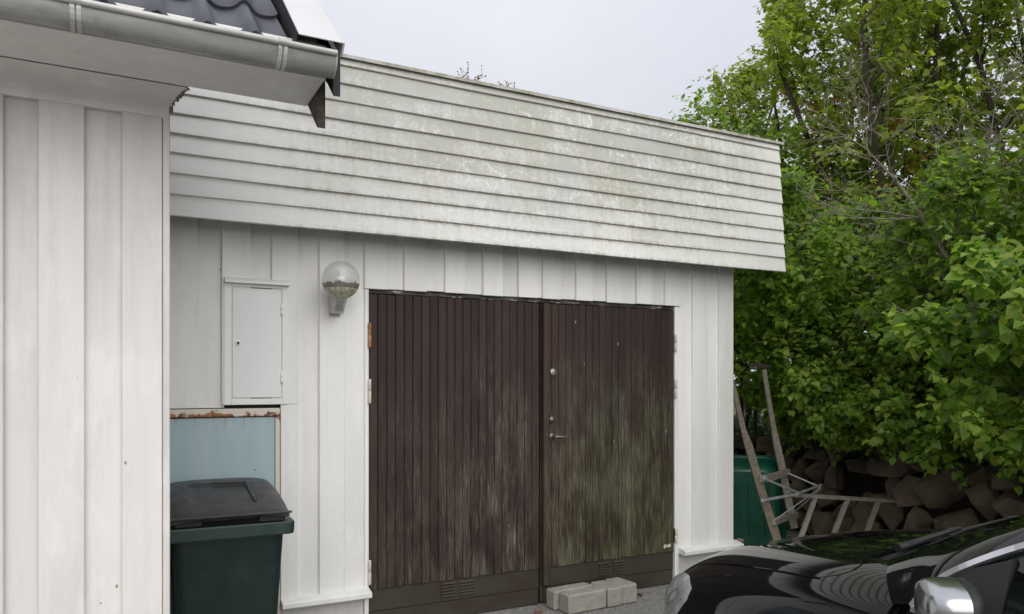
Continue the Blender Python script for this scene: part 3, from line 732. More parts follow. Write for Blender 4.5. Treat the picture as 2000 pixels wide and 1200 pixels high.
# ================================================================== THINGS ON AND NEAR THE GARAGE
# --- wall lamp
LX, LZ = 1.19, 2.2205
lamp = thing('wall_lamp', (LX, -0.0, 2.02), 'round glass globe wall lamp with mossy bowl, left of the garage doors', 'lamp')
MB().box(LX-0.030, LX+0.042, -0.014, -0.001, 2.015, 2.145, 0.004).build('back_plate', M['lamp_plastic'], lamp)
arm = MB().add([(LX-0.034,-0.014,2.03),(LX+0.036,-0.014,2.03),(LX+0.036,-0.014,2.135),(LX-0.034,-0.014,2.135),
                (LX-0.036,-0.105,2.03),(LX+0.036,-0.105,2.03),(LX+0.040,-0.185,2.128),(LX-0.040,-0.185,2.128)],
               [(0,1,2,3),(7,6,5,4),(0,4,5,1),(1,5,6,2),(2,6,7,3),(3,7,4,0)]).build('arm', M['lamp_plastic'], lamp, fix=True)
def onarm(a, b, d):   # point on the sloped front of the arm
    yy = -0.105-0.08*b; zz = 2.03+0.098*b
    n = Vector((0, -0.098, -0.08)).normalized()
    return Vector((LX+a, yy, zz)) + n*d
sl = MB()
for (a0,a1,b0,b1,d) in ((-0.024,0.024,0.12,0.50,0.0025),):
    P = [onarm(a0,b0,d),onarm(a1,b0,d),onarm(a1,b1,d),onarm(a0,b1,d)]; sl.add(P, [(0,1,2,3)])
sl.build('sensor_window', M['lamp_grey'], arm, fix=True)
for k in range(3):
    b0 = 0.56+0.07*k; P = [onarm(-0.024,b0,0.004),onarm(0.024,b0,0.004),onarm(0.024,b0+.035,0.004),onarm(-0.024,b0+.035,0.004)]
    MB().add(P, [(0,1,2,3)]).build('grille_slot', M['lamp_grey'], arm, fix=True)
GC = Vector((LX+0.002, -0.165, 2.222)); GR = 0.114
prof = [(GR*math.sin(a), GR*math.cos(a)) for a in np.linspace(0.0, 2.05, 26)]
MB().lathe(prof, GC, 48).build('globe', M['globe_glass'], lamp)
t = NT('lamp_bowl'); n = t.noise(1.0, 4, .7, t.vec((55, 55, 10))); z = t.sep()[2]
cc = t.mix(t.rng(n, .35, .62), (0.66, 0.65, 0.57), (0.30, 0.29, 0.17)); t.set(cc, .5); t.bump(n, .4, .004); M['lamp_bowl'] = t.m
t = NT('lamp_moss'); n = t.noise(70, 5, .7); t.set(t.mix(n, (0.06, 0.057, 0.03), (0.19, 0.18, 0.10)), .95); t.bump(n, .8, .008); M['lamp_moss'] = t.m
bp = []; V = []; F = []; nn = 72
for i, a in enumerate(np.linspace(2.05, 3.02, 12)):
    for k in range(nn):
        ph = 2*math.pi*k/nn; rr = GR*math.sin(a)*(0.985+0.02*(1 if k % 4 < 2 else -0.4)); V.append((GC.x+rr*math.cos(ph), GC.y+rr*math.sin(ph), GC.z+GR*math.cos(a)))
for i in range(11):
    for k in range(nn): F.append((i*nn+k, (i+1)*nn+k, (i+1)*nn+(k+1) % nn, i*nn+(k+1) % nn))
MB().add(V, F).build('bowl', M['lamp_bowl'], lamp)
# moss lying on the rim inside the globe: uneven ring
V = []; F = []
for i, a in enumerate(np.linspace(1.66, 2.06, 6)):
    for k in range(nn):
        ph = 2*math.pi*k/nn; hgt = 0.5+0.5*math.sin(ph*9+1.3*math.sin(ph*4))*math.sin(ph*17+2) + rng.uniform(-.25, .25)
        aa = 2.06-(2.06-a)*(0.55+0.45*max(0.0, min(1.3, hgt))); rr = GR*0.975
        V.append((GC.x+rr*math.sin(aa)*math.cos(ph), GC.y+rr*math.sin(aa)*math.sin(ph), GC.z+rr*math.cos(aa)))
for i in range(5):
    for k in range(nn): F.append((i*nn+k, (i+1)*nn+k, (i+1)*nn+(k+1) % nn, i*nn+(k+1) % nn))
MB().add(V, F).build('moss_ring', M['lamp_moss'], lamp)
MB().lathe([(0.0,0.048),(0.014,0.046),(0.026,0.034),(0.030,0.016),(0.026,-0.004),(0.017,-0.030),(0.015,-0.07)], GC+Vector((0,0,-.02)), 20).build('bulb', M['cabinet_white'], lamp)

# --- meter cabinet
cab = thing('meter_cabinet', (0.726, 0.0, 1.469), 'white painted metal meter cabinet set in the boards beneath the fascia', 'cabinet')
fr = MB()
fr.box(0.543, 0.584, -0.008, 0.03, 1.469, 2.188, 0.003); fr.box(0.8745, 0.912, -0.008, 0.03, 1.469, 2.188, 0.003)
fr.box(0.5845, 0.874, -0.0075, 0.03, 1.469, 1.506, 0.003); fr.box(0.5845, 0.874, -0.0075, 0.03, 2.168, 2.188, 0.003)
fr.build('frame', M['garage_white'], cab)
MB().box(0.585, 0.8735, 0.008, 0.012, 1.507, 2.167).build('recess', M['backing_dark'], cab)
cd = MB().box(0.5885, 0.870, -0.0105, 0.006, 1.5105, 2.163, 0.003).build('door', M['cabinet_white'], cab)
MB().lathe([(0.0,-0.004),(0.009,-0.004),(0.016,-0.002),(0.017,0.003)], (0.621, -0.0125, 1.835), 18, 'y').build('lock_ring', M['cabinet_white'], cd)
MB().lathe([(0.0,-0.006),(0.0075,-0.006),(0.008,0.003)], (0.621, -0.0125, 1.835), 14, 'y').build('lock', M['backing_dark'], cd)
for hz in (2.04, 1.63):
    MB().lathe([(0,-.034),(.007,-.033),(.0078,-.001),(.006,0),(.0078,.001),(.007,.033),(0,.034)], (0.8715, -0.013, hz), 10).build('hinge', M['cabinet_white'], cd)
MB().prism([(-0.045, 2.188), (-0.045, 2.203), (-0.002, 2.222), (0.02, 2.222), (0.02, 2.188)], 0.545, 0.915, 'x').build('drip_cap', M['garage_white'], cab, fix=True)

# --- blue hatch
hat = thing('wall_hatch', (0.35, 0.02, 0.1), 'pale blue metal hatch with rusty cream frame behind the wheelie bin', 'hatch')
MB().box(-0.25, 0.836, 0.012, 0.035, 0.14, 1.394, 0.002).build('panel', M['hatch_blue'], hat)
hf = MB(); hf.box(-0.25, 0.8635, -0.003, 0.04, 1.399, 1.447, 0.004); hf.box(0.8365, 0.863, -0.001, 0.04, 0.1, 1.3985, 0.003)
hf.build('frame', M['hatch_frame'], hat)

# --- wheelie bin
bx, by = 0.468, -0.635
wb = thing('wheelie_bin', (bx, by, 0), 'dark green wheelie bin with black lid beside the house corner', 'bin', rotz=R(-1.0))
def rrect(w_, d_, r_, n=6, cy=0.0):
    P = []
    for (sx, sy, a0) in ((1,1,0),(-1,1,90),(-1,-1,180),(1,-1,270)):
        for k in range(n):
            a = R(a0+90*k/(n-1)); P.append((sx*(w_/2-r_)+r_*math.cos(a), cy+sy*(d_/2-r_)+r_*math.sin(a)))
    return P
def loft(rings, caps=True):
    m = MB(); n = len(rings[0][0]); V = []
    for P, z in rings: V += [(a, b, z) if not callable(z) else (a, b, z(a, b)) for a, b in P]
    F = [(i*n+k, i*n+(k+1) % n, (i+1)*n+(k+1) % n, (i+1)*n+k) for i in range(len(rings)-1) for k in range(n)]
    m.add(V, F)
    if caps: m.add(V[:n], [tuple(reversed(range(n)))]); m.add(V[-n:], [tuple(range(n))])
    return m
loft([(rrect(.42,.44,.05, cy=.04), .05), (rrect(.44,.47,.05, cy=.035), .12), (rrect(.485,.60,.045, cy=.01), .72), (rrect(.495,.635,.045), .86), (rrect(.50,.64,.045), .90)]).build('body', M['bin_green'], wb, world=False)
loft([(rrect(.535,.675,.028), .872), (rrect(.575,.715,.030), .874), (rrect(.580,.720,.030), .880), (rrect(.584,.724,.03), .928), (rrect(.576,.716,.03), .935), (rrect(.50,.64,.03), .937)]).build('rim', M['bin_rim_green'], wb, world=False)
def lidz(a, b):   # rises toward the hinge, falls at sides and front
    t_ = (b+0.36)/0.72; s_ = min(1, abs(a)/0.27)
    return 0.990 + 0.083*(1-(1-max(0, min(1, t_)))**2.2) - 0.020*s_**4
rings = []
lid = MB(); nu, nv = 27, 25; P = []
for i in range(nv):
    row = []; b = -0.372+0.725*i/(nv-1)
    for k in range(nu):
        a = -0.268+0.536*k/(nu-1); z = lidz(a, b)
        ins = abs(a+0.01) < 0.135 and -0.20 < b < 0.19
        z -= 0.014 if ins else 0
        e = min(1.0, (0.268-abs(a))/0.03, (b+0.372)/0.02); z -= 0.007*(1-max(0, e))**2
        cr = 0.03 if i == 0 else 0; row.append((a*(1-0.05*(i == 0)), b, z))
    P.append(row)
P = np.array(P); lid.grid(P)
Pl = P.copy(); Pl[:, :, 2] -= 0.006; lid.grid(Pl[:, ::-1])
for A, B in ((P[0], Pl[0]), (Pl[-1], P[-1]), (Pl[:, 0], P[:, 0]), (P[:, -1], Pl[:, -1])): lid.grid(np.array([B, A]), False)
lid_o = lid.build('lid', M['bin_lid'], wb, world=False, fix=True)
lip = MB(); lip.bar((-0.272, -0.378, 0.984), (0.272, -0.378, 0.984), 0.034, 0.008, b=0.003)
lip.build('lid_lip', M['bin_lid'], lid_o, world=False)
sk = loft([(rrect(.505,.65,.05), .9375), (rrect(.515,.66,.05), .945), (rrect(.49,.63,.05), .9555), (rrect(.47,.61,.05), .9835)]); sk.build('lid_skirt', M['bin_lid'], lid_o, world=False)
for (p0_, p1_) in (((-0.03, .175), (.125, .175)), ((.128, .18), (.128, -.215))):
    MB().bar((p0_[0], p0_[1], lidz(*p0_)+.003), (p1_[0], p1_[1], lidz(*p1_)+.001), .014, .010, b=.003).build('lid_ridge', M['bin_lid'], lid_o, world=False)
for sx in (-1, 1):
    MB().box(sx*0.185-0.06, sx*0.185+0.06, -0.362, -0.300, 0.9395, 0.9775, 0.006).build('lid_grip', M['rubber'], lid_o, world=False)
    MB().lathe([(0,-.025),(.085,-.025),(.1,-.018),(.1,.018),(.085,.025),(0,.025)], (sx*0.235, 0.30, 0.101), 22, 'x').build('wheel', M['rubber'], wb, world=False)
MB().tube([(-.23,.30,.10),(.23,.30,.10)], .011, 8).build('axle', M['galvanised'], wb, world=False)
hb = MB(); hb.tube([(-.24,.36,.90),(-.24,.40,.955),(.24,.40,.955),(.24,.36,.90)], .014, 8); hb.build('handle', M['bin_lid'], wb, world=False)
MB().box(.248, .262, -.12, .02, .76, .868, .004).build('lifting_rib', M['bin_green'], wb, world=False)

# --- concrete blocks in front of the door
def cblock(x, y, rz, L, W_, Hh, label, seed):
    r_ = random.Random(seed); o = MB()
    n = 7; 
    o.box(-L/2, L/2, -W_/2, W_/2, 0, Hh, 0.011)
    ob = o.build('concrete_block', M['concrete_block'], None)
    import bmesh
    bm = bmesh.new(); bm.from_mesh(ob.data)
    bmesh.ops.subdivide_edges(bm, edges=[e for e in bm.edges if e.calc_length() > 0.05], cuts=3, use_grid_fill=True)
    for v in bm.verts:
        k = 0.0016
        v.co += Vector((r_.uniform(-k, k), r_.uniform(-k, k), r_.uniform(-k, k) if v.co.z > 0.02 else r_.uniform(0, .001)))
    bm.to_mesh(ob.data); bm.free()
    ob.location = (x, y, 0.001); ob.rotation_euler = (0, 0, rz); tag(ob, label, 'block', 'concrete blocks by the garage door')
cblock(2.872, -0.085, R(4), 0.345, 0.115, 0.137, 'grey concrete block set back against the garage door, left end', 1)
cblock(2.902, -0.212, R(4), 0.330, 0.125, 0.137, 'longest pale grey concrete block, nearest front one of the row', 2)
cblock(3.138, -0.155, R(4), 0.130, 0.225, 0.137, 'short concrete block in the middle, between two others', 3)
cblock(3.276, -0.140, R(4), 0.134, 0.225, 0.140, 'concrete block at the right end of the row before the door', 4)

# --- grit and fallen leaves by the threshold
gm = MB(); r2 = random.Random(5)
for k in range(420):
    x, y = r2.uniform(1.5, 4.4), -abs(r2.gauss(0, .28))-0.0; s_ = r2.uniform(.002, .008)
    gm.add([(x-s_, y-s_, .001), (x+s_, y-s_*.7, .001), (x+s_*.4, y+s_, .001), (x, y, .001+s_*1.3)], [(0,1,3),(1,2,3),(2,0,3)])
tag(gm.build('gravel', M['gravel_stone']), 'scattered grit along the garage threshold', 'gravel', kind='stuff')
for k, (x, y, lab) in enumerate([(3.47, -0.12, 'brown fallen leaf just right of the concrete blocks'), (2.58, -0.14, 'reddish fallen leaf left of the concrete blocks')]):
    a = r2.uniform(0, 6); P = [(0.026*math.cos(a+t_)*(1.3 if i % 2 else .8), 0.026*math.sin(a+t_)*(1.3 if i % 2 else .8), 0.004+0.012*(i % 3)) for i, t_ in enumerate(np.linspace(0, 5.5, 7))]
    m = MB().add([(x+p[0], y+p[1], p[2]) for p in P]+[(x, y, .006)], [(i, (i+1) % 7, 7) for i in range(7)]); tag(m.build('fallen_leaf', M['debris_leaf']), lab, 'leaf')

# --- green tub standing on edge
tub = thing('wheelbarrow_tub', (5.16, 0.49, 0), 'green plastic wheelbarrow tub standing on edge beside the garage wall', 'tub', rotz=R(-40))
rings = []
def rr2(w_, h_, r_, zc, n=8):
    P = []
    for (sx, sz, a0) in ((1,1,0),(-1,1,90),(-1,-1,180),(1,-1,270)):
        for k in range(n):
            a = R(a0+90*k/(n-1)); P.append((sx*(w_/2-r_)+r_*math.cos(a), zc+sz*(h_/2-r_)+r_*math.sin(a)))
    return P
tb = MB(); prof = [(.44,.66,.10,.0),(.52,.74,.13,.02),(.56,.78,.14,.10),(.62,.84,.15,.24),(.655,.872,.16,.262),(.70,.915,.17,.264),(.70,.915,.17,.28),(.66,.875,.16,.283),(.60,.82,.15,.25),(.50,.72,.12,.04)]
V = []; n = 32
for (w_, h_, r_, d_) in prof: V += [(a, -0.14+d_, b) for a, b in rr2(w_, h_, r_, 0.462)]
F = [(i*n+k, i*n+(k+1) % n, (i+1)*n+(k+1) % n, (i+1)*n+k) for i in range(len(prof)-1) for k in range(n)]
tb.add(V, F, True); tb.add(V[:n], [tuple(range(n))]); tb.add(V[-n:], [tuple(range(n))])
tb.build('tub_shell', M['tub_green'], tub, world=False, fix=True)
for k in (-1, 0, 1):
    MB().box(k*0.14-0.012, k*0.14+0.012, -0.152, -0.138, 0.22, 0.70, 0.005).build('rib', M['tub_green'], tub, world=False)

# --- ladders (world points placed with the survey camera: pixel + forward distance)
_s, _c = math.sin(YAW), math.cos(YAW)
def at(px, py, t_):
    r_ = (px-1000)/1480; u = -(py-748)/1480
    return Vector((CAM.x+(_s+r_*_c)*t_, CAM.y+(_c-r_*_s)*t_, CAM.z+u*t_))
wl_ = thing('wooden_stepladder', (*at(1530, 1060, 6.5).xy, 0), 'weathered wooden stepladder leaning towards the garage wall in front of green tub', 'ladder')
def railbar(mb, pts, w0, h0):
    for a, b, w_ in zip(pts[:-1], pts[1:], w0): mb.bar(a, b, w_, h0, up=(0.3, -0.9, 0.1), b=0.004)
def board(pts, ws, th):
    """flat tapering plank through points, faces the viewer's side"""
    m = MB(); V = []
    for i, p in enumerate(pts):
        d = (pts[min(i+1, len(pts)-1)]-pts[max(i-1, 0)]).normalized(); nrm = Vector((-_s, -_c, 0)); a = d.cross(nrm).normalized(); n2 = a.cross(d).normalized()
        for (sa, sn) in ((-1,-1),(1,-1),(1,1),(-1,1)): V.append(p + a*sa*ws[i]/2 + n2*sn*th/2)
    F = [(i*4+k, i*4+(k+1) % 4, (i+1)*4+(k+1) % 4, (i+1)*4+k) for i in range(len(pts)-1) for k in range(4)] + [(0,1,2,3), tuple(len(pts)*4-1-k for k in range(4))]
    m.add(V, F); return m
board([at(1532, 1100, 6.25), at(1515, 1047, 6.28), at(1488, 962, 6.33), at(1462, 872, 6.38), at(1452, 842, 6.40), at(1440, 790, 6.42), at(1430, 748, 6.43)], [.068, .068, .066, .064, .044, .038, .038], .03).build('rail', M['old_wood'], wl_, fix=True)
board([at(1551, 1032, 6.82), at(1541, 985, 6.83), at(1526, 910, 6.84), at(1517, 868, 6.85), at(1511, 838, 6.86), at(1500, 775, 6.87), at(1492, 722, 6.88)], [.064, .064, .062, .060, .042, .037, .037], .03).build('rail', M['grey_wood'], wl_, fix=True)
board([at(1488, 936, 6.30), at(1512, 931, 6.55), at(1540, 921, 6.80)], [.055, .055, .05], .035).build('step', M['grey_wood'], wl_, fix=True)
board([at(1512, 1020, 6.26), at(1530, 1013, 6.5), at(1556, 1006, 6.80)], [.05, .05, .05], .035).build('step', M['grey_wood'], wl_, fix=True)
board([at(1464, 713, 6.9), at(1504, 716, 6.9)], [.03, .03], .03).build('step', M['bark'], wl_, fix=True)
for (a, b, r_) in ((at(1494, 936, 6.24), at(1562, 964, 6.35), .010), (at(1540, 925, 6.76), at(1602, 952, 6.6), .008), (at(1490, 978, 6.24), at(1556, 966, 6.35), .014), (at(1548, 968, 6.34), at(1604, 948, 6.58), .012), (at(1514, 1016, 6.22), at(1600, 955, 6.5), .006), (at(1552, 1000, 6.78), at(1604, 955, 6.6), .006)):
    MB().tube([a, a.lerp(b, .5), b], r_, 8).build('brace', M['galvanised'], wl_)
for p in (at(1490, 978, 6.22), at(1556, 966, 6.33), at(1600, 953, 6.56), at(1494, 934, 6.22)):
    MB().box(p.x-.014, p.x+.014, p.y-.014, p.y+.014, p.z-.014, p.z+.014, .005).build('bolt', M['galvanised'], wl_)
ml = thing('ladder_section', (*at(1640, 1040, 6.6).xy, 0), 'grey wooden ladder section lying on its side against the stone wall', 'ladder')
board([at(1545, 967, 6.45), at(1650, 973, 6.55), at(1749, 979, 6.65)], [.030, .030, .030], .04).build('rail', M['grey_wood'], ml, fix=True)
board([at(1550, 1078, 6.25), at(1632, 1086, 6.35), at(1735, 1094, 6.45)], [.030, .030, .030], .04).build('rail', M['grey_wood'], ml, fix=True)
for (a, b) in ((at(1592, 972, 6.50), at(1553, 1080, 6.28)), (at(1655, 976, 6.55), at(1612, 1084, 6.34)), (at(1715, 980, 6.60), at(1674, 1089, 6.40))):
    board([a, a.lerp(b, .5), b], [.036, .037, .036], .026).build('rung', M['grey_wood'], ml, fix=True)

# --- stone wall
sw = thing('stone_wall', (6.3, 0.8, 0), 'low dry stone retaining wall under the hedge, behind the ladders', 'wall')
def wallx(y):
    for (x0, y0), (x1, y1) in zip(WL[:-1], WL[1:]):
        if y0 <= y <= y1: return x0+(x1-x0)*(y-y0)/(y1-y0)
    return WL[0][0]
import bmesh
def stone(cx, cy, cz, sx, sy, sz, seed, rz):
    r_ = random.Random(seed); bm = bmesh.new()
    pts = []
    for k in range(11):
        v = Vector((r_.gauss(0, 1), r_.gauss(0, 1), r_.gauss(0, 1))).normalized()
        m = max(abs(v.x), abs(v.y), abs(v.z)); v = v.lerp(v/m, 0.75); pts.append(bm.verts.new(v*r_.uniform(.86, 1.04)))
    bmesh.ops.convex_hull(bm, input=bm.verts); 
    for v in [v for v in bm.verts if not v.link_faces]: bm.verts.remove(v)
    bmesh.ops.bevel(bm, geom=list(bm.edges), offset=0.05, segments=1, affect='EDGES')
    me = bpy.data.meshes.new('stone'); bm.to_mesh(me); bm.free(); me.materials.append(M['boulder'])
    o = bpy.data.objects.new('stone', me); C.objects.link(o); o.parent = sw
    o.location = Vector((cx, cy, cz))-sw.location; o.scale = (sx/2*1.12, sy/2*1.12, sz/2*1.12); o.rotation_euler = (r_.uniform(-.12, .12), r_.uniform(-.12, .12), rz+r_.uniform(-.25, .25))
r3 = random.Random(21); sd = 0
for (z0, hh) in ((0.0, .30), (.27, .30), (.54, .28), (.78, .17)):
    y = -3.4+r3.uniform(0, .2)
    while y < 4.2:
        L = r3.choice((r3.uniform(.16, .28), r3.uniform(.26, .52)))
        stone(wallx(y+L/2)+0.10+0.10*z0+r3.uniform(-.04, .04), y+L/2, z0+hh/2+r3.uniform(-.02, .02), .34, L, hh*r3.uniform(.95, 1.12), 100+sd, -.22); sd += 1
        y += L*0.97
MB().add([(wallx(y)+0.20, y, z) for y in np.linspace(-3.4, 4.2, 10) for z in (0.0, .86)], [(2*i, 2*i+2, 2*i+3, 2*i+1) for i in range(9)]).build('earth_fill', M['soil'], sw)

# ================================================================== CAR (u back from the nose, v to its left, w up)
PHI = R(8.0)
car = thing('parked_car', (3.125, -1.74, 0), 'black hatchback car with silver door mirror parked nose towards the garage', 'car')
car.rotation_euler = (0, 0, -PHI)
def cl(u, v, w_): return (-v, -u, w_)           # car coords -> local (nose along +Y, left along -X)
US = [0.0, .05, .13, .25, .42, .65, .90, 1.15, 1.40, 1.65, 1.95]
NETC = [
 [(0,.50),(.25,.50),(.42,.49),(.50,.47),(.56,.43),(.58,.38),(.58,.32),(.56,.26),(.50,.22)],
 [(0,.615),(.28,.612),(.47,.60),(.56,.582),(.63,.54),(.665,.46),(.665,.36),(.65,.26),(.60,.20)],
 [(0,.690),(.30,.686),(.50,.676),(.605,.660),(.69,.615),(.735,.51),(.74,.38),(.725,.26),(.68,.19)],
 [(0,.755),(.30,.750),(.53,.742),(.635,.728),(.735,.680),(.785,.56),(.795,.40),(.78,.26),(.74,.19)],
 [(0,.808),(.31,.804),(.55,.796),(.660,.784),(.770,.738),(.825,.61),(.84,.42),(.825,.26),(.79,.18)],
 [(0,.862),(.32,.858),(.58,.848),(.690,.834),(.798,.790),(.858,.65),(.875,.44),(.86,.26),(.82,.18)],
 [(0,.908),(.33,.903),(.60,.890),(.710,.874),(.815,.830),(.876,.68),(.89,.45),(.875,.26),(.84,.18)],
 [(0,.948),(.33,.942),(.615,.928),(.725,.908),(.825,.862),(.884,.70),(.897,.46),(.882,.26),(.85,.18)],
 [(0,.985),(.33,.978),(.625,.962),(.735,.938),(.832,.890),(.888,.71),(.90,.46),(.885,.26),(.85,.18)],
 [(0,1.015),(.33,1.008),(.635,.990),(.745,.965),(.836,.915),(.890,.72),(.90,.46),(.885,.26),(.85,.18)],
 [(0,1.05),(.33,1.04),(.645,1.02),(.755,.985),(.838,.930),(.892,.73),(.90,.46),(.885,.26),(.85,.18)]]
NET = np.array(NETC)
_k = np.array([0, .4, .8, 1, 1, 1, 1, 1, 1, .8, .6])[:, None]
NET[:, :, 1] += _k*np.array([.062, .054, .036, -.008, -.036, -.012, 0, 0, 0])[None]
NET[:, :, 0] += _k*np.array([0, .02, .008, .045, .026, .004, 0, 0, 0])[None]
def herm(xs, ys, x):
    xs = np.asarray(xs, float); ys = np.asarray(ys, float); x = float(min(max(x, xs[0]), xs[-1]))
    i = int(min(max(np.searchsorted(xs, x)-1, 0), len(xs)-2)); h = xs[i+1]-xs[i]; t_ = (x-xs[i])/h
    def sl(k):
        if k == 0: return (ys[1]-ys[0])/(xs[1]-xs[0])
        if k == len(xs)-1: return (ys[-1]-ys[-2])/(xs[-1]-xs[-2])
        return ((ys[k+1]-ys[k])/(xs[k+1]-xs[k])*(xs[k]-xs[k-1]) + (ys[k]-ys[k-1])/(xs[k]-xs[k-1])*(xs[k+1]-xs[k]))/(xs[k+1]-xs[k-1])
    m0, m1 = sl(i)*h, sl(i+1)*h
    return (2*t_**3-3*t_**2+1)*ys[i] + (t_**3-2*t_**2+t_)*m0 + (-2*t_**3+3*t_**2)*ys[i+1] + (t_**3-t_**2)*m1
def _nat(xs):
    xs = np.asarray(xs, float); n = len(xs); h = np.diff(xs); A = np.eye(n); B = np.zeros((n, n))
    for i in range(1, n-1):
        A[i, i-1], A[i, i], A[i, i+1] = h[i-1]/6, (h[i-1]+h[i])/3, h[i]/6
        B[i, i-1], B[i, i], B[i, i+1] = 1/h[i-1], -1/h[i-1]-1/h[i], 1/h[i]
    return np.linalg.solve(A, B)
def spl(xs, y, D2, x):          # natural cubic spline, y may carry extra axes
    x = min(max(x, xs[0]), xs[-1]); i = int(min(max(np.searchsorted(xs, x)-1, 0), len(xs)-2)); h = xs[i+1]-xs[i]
    a = (xs[i+1]-x)/h; b = 1-a
    return a*y[i]+b*y[i+1]+((a**3-a)*D2[i]+(b**3-b)*D2[i+1])*h*h/6
# smooth the control net along the car a little, then spline both ways
for _ in range(1):
    q = NET.copy(); w0 = np.array(US)
    for i in range(3, len(US)-1): q[i] = .5*NET[i] + .5*(NET[i-1]*(w0[i+1]-w0[i])+NET[i+1]*(w0[i]-w0[i-1]))/(w0[i+1]-w0[i-1])
    NET = q
_XS = np.array(US, float); _UD = np.tensordot(_nat(_XS), NET, (1, 0)); _SX = np.arange(9.0); _SN = _nat(_SX)
_cache = {}
def S(u, s_):
    k = round(u, 5)
    if k not in _cache:
        y = spl(_XS, NET, _UD, u); _cache[k] = (y, _SN @ y)
    y, d2 = _cache[k]; p = spl(_SX, y, d2, s_)
    return Vector((u, p[0], p[1]))
def Sn(u, s_, off):
    p = S(u, s_); e = 0.01
    du = S(min(u+e, 1.95), s_)-S(max(u-e, 0), s_); ds = S(u, min(s_+e*4, 8))-S(u, max(s_-e*4, 0))
    n = du.cross(ds)
    if n.length < 1e-9: return p
    n.normalize()
    if n.z*0.6+n.y < 0: n = -n
    return p + n*off
def panel(name, mat, us_fn, s_list, parent, mirror=(1,), off=0.0, nu=24, thick=True):
    for sg in mirror:
        P = []
        for s_ in s_list:
            u0, u1 = us_fn(s_); row = []
            for i in range(nu):
                p = Sn(u0+(u1-u0)*i/(nu-1), s_, off); row.append(cl(p.x, p.y*sg, p.z))
            P.append(row)
        P = np.array(P); m = MB(); m.grid(P)
        if thick:
            Q = P.copy(); Q[:, :, 2] -= 0.012
            for A, B in ((P[0], Q[0]), (P[-1], Q[-1]), (P[:, 0], Q[:, 0]), (P[:, -1], Q[:, -1])): m.grid(np.array([A, B]), False)
        m.build(name, M[mat], parent, world=False, fix=True)
# bonnet: both halves in one sheet
def bonnet_rear(s_): 
    a = min(1, abs(s_)/2.93); return 1.235 + 0.155*a**2.2 - (0.17*max(0, (a-0.74)/0.26)**2.4)
ss = list(np.linspace(-2.93, -2.6, 6)) + list(np.linspace(-2.5, 2.5, 26)) + list(np.linspace(2.6, 2.93, 6))
P = []
for s_ in ss:
    row = []; a = abs(s_); u0 = 0.125 + 0.02*(a/2.93)**2; u1 = bonnet_rear(s_)
    for i in range(44):
        f = i/43; p = Sn(u0+(u1-u0)*f, a, 0.0); row.append(cl(p.x, math.copysign(p.y, s_) if s_ else 0.0, p.z))
    P.append(row)
P = np.array(P); m = MB(); m.grid(P); Q = P.copy(); Q[:, :, 2] -= 0.014
for A, B in ((P[0], Q[0]), (P[-1], Q[-1]), (P[:, 0], Q[:, 0]), (P[:, -1], Q[:, -1])): m.grid(np.array([A, B]), False)
m.build('bonnet', M['car_paint'], car, world=False, fix=True)
# wings (fenders): outside the bonnet line, reaching up behind the bonnet corner to the screen pillar
for sg in (1, -1):
    P = []
    for s_ in list(np.linspace(3.03, 5, 16)) + list(np.linspace(5.25, 8, 9)):
        row = []
        for i in range(44):
            u = 0.02+(1.60-0.02)*i/43
            p = Sn(u, s_, 0.0); row.append(cl(p.x, p.y*sg, p.z))
        P.append(row)
    m = MB(); P = np.array(P); m.grid(P); Q = P.copy(); Q[:, :, 2] -= .012; Q[:, :, 0] += 0.004*sg
    m.grid(np.array([P[0], Q[0]]), False); m.grid(np.array([P[:, -1], Q[:, -1]]), False)
    m.build('wing', M['car_paint'], car, world=False, fix=True)
    # scuttle corner panel between bonnet corner and pillar
    P = []
    for s_ in np.linspace(1.9, 3.028, 14):
        row = []; u0 = bonnet_rear(min(s_, 2.93))+0.006 + (0.2*(s_-2.93) if s_ > 2.93 else 0)
        for i in range(12):
            u = u0 + (1.62-u0)*i/11; p = Sn(u, s_, -0.002); row.append(cl(p.x, p.y*sg, p.z))
        P.append(row)
    MB().grid(np.array(P)).build('pillar_base', M['car_paint'], car, world=False, fix=True)
# dark inner shell below the gaps
P = []
for s_ in np.linspace(-8, 8, 65):
    row = []
    for u in np.linspace(0.03, 1.6, 30):
        p = S(u, abs(s_)); row.append(cl(p.x+0.012, math.copysign(p.y*0.985, s_), p.z-0.016))
    P.append(row)
MB().grid(np.array(P)).build('inner_shell', M['car_shell'], car, world=False, fix=True)
# front fascia cap
P = [[cl(-0.002+0.001*0, math.copysign(S(0.021, abs(s_)).y, s_)*k, 0.36+(S(0.021, abs(s_)).z-0.36)*k) for s_ in np.linspace(-8, 8, 49)] for k in (0.0, .5, 1.0)]
MB().grid(np.array(P)).build('bumper', M['car_paint'], car, world=False, fix=True)
panel('bumper_corner', 'car_trim_black', lambda s_: (0.035, 0.34), list(np.linspace(5.35, 8, 10)), car, (1, -1), 0.010, 14)
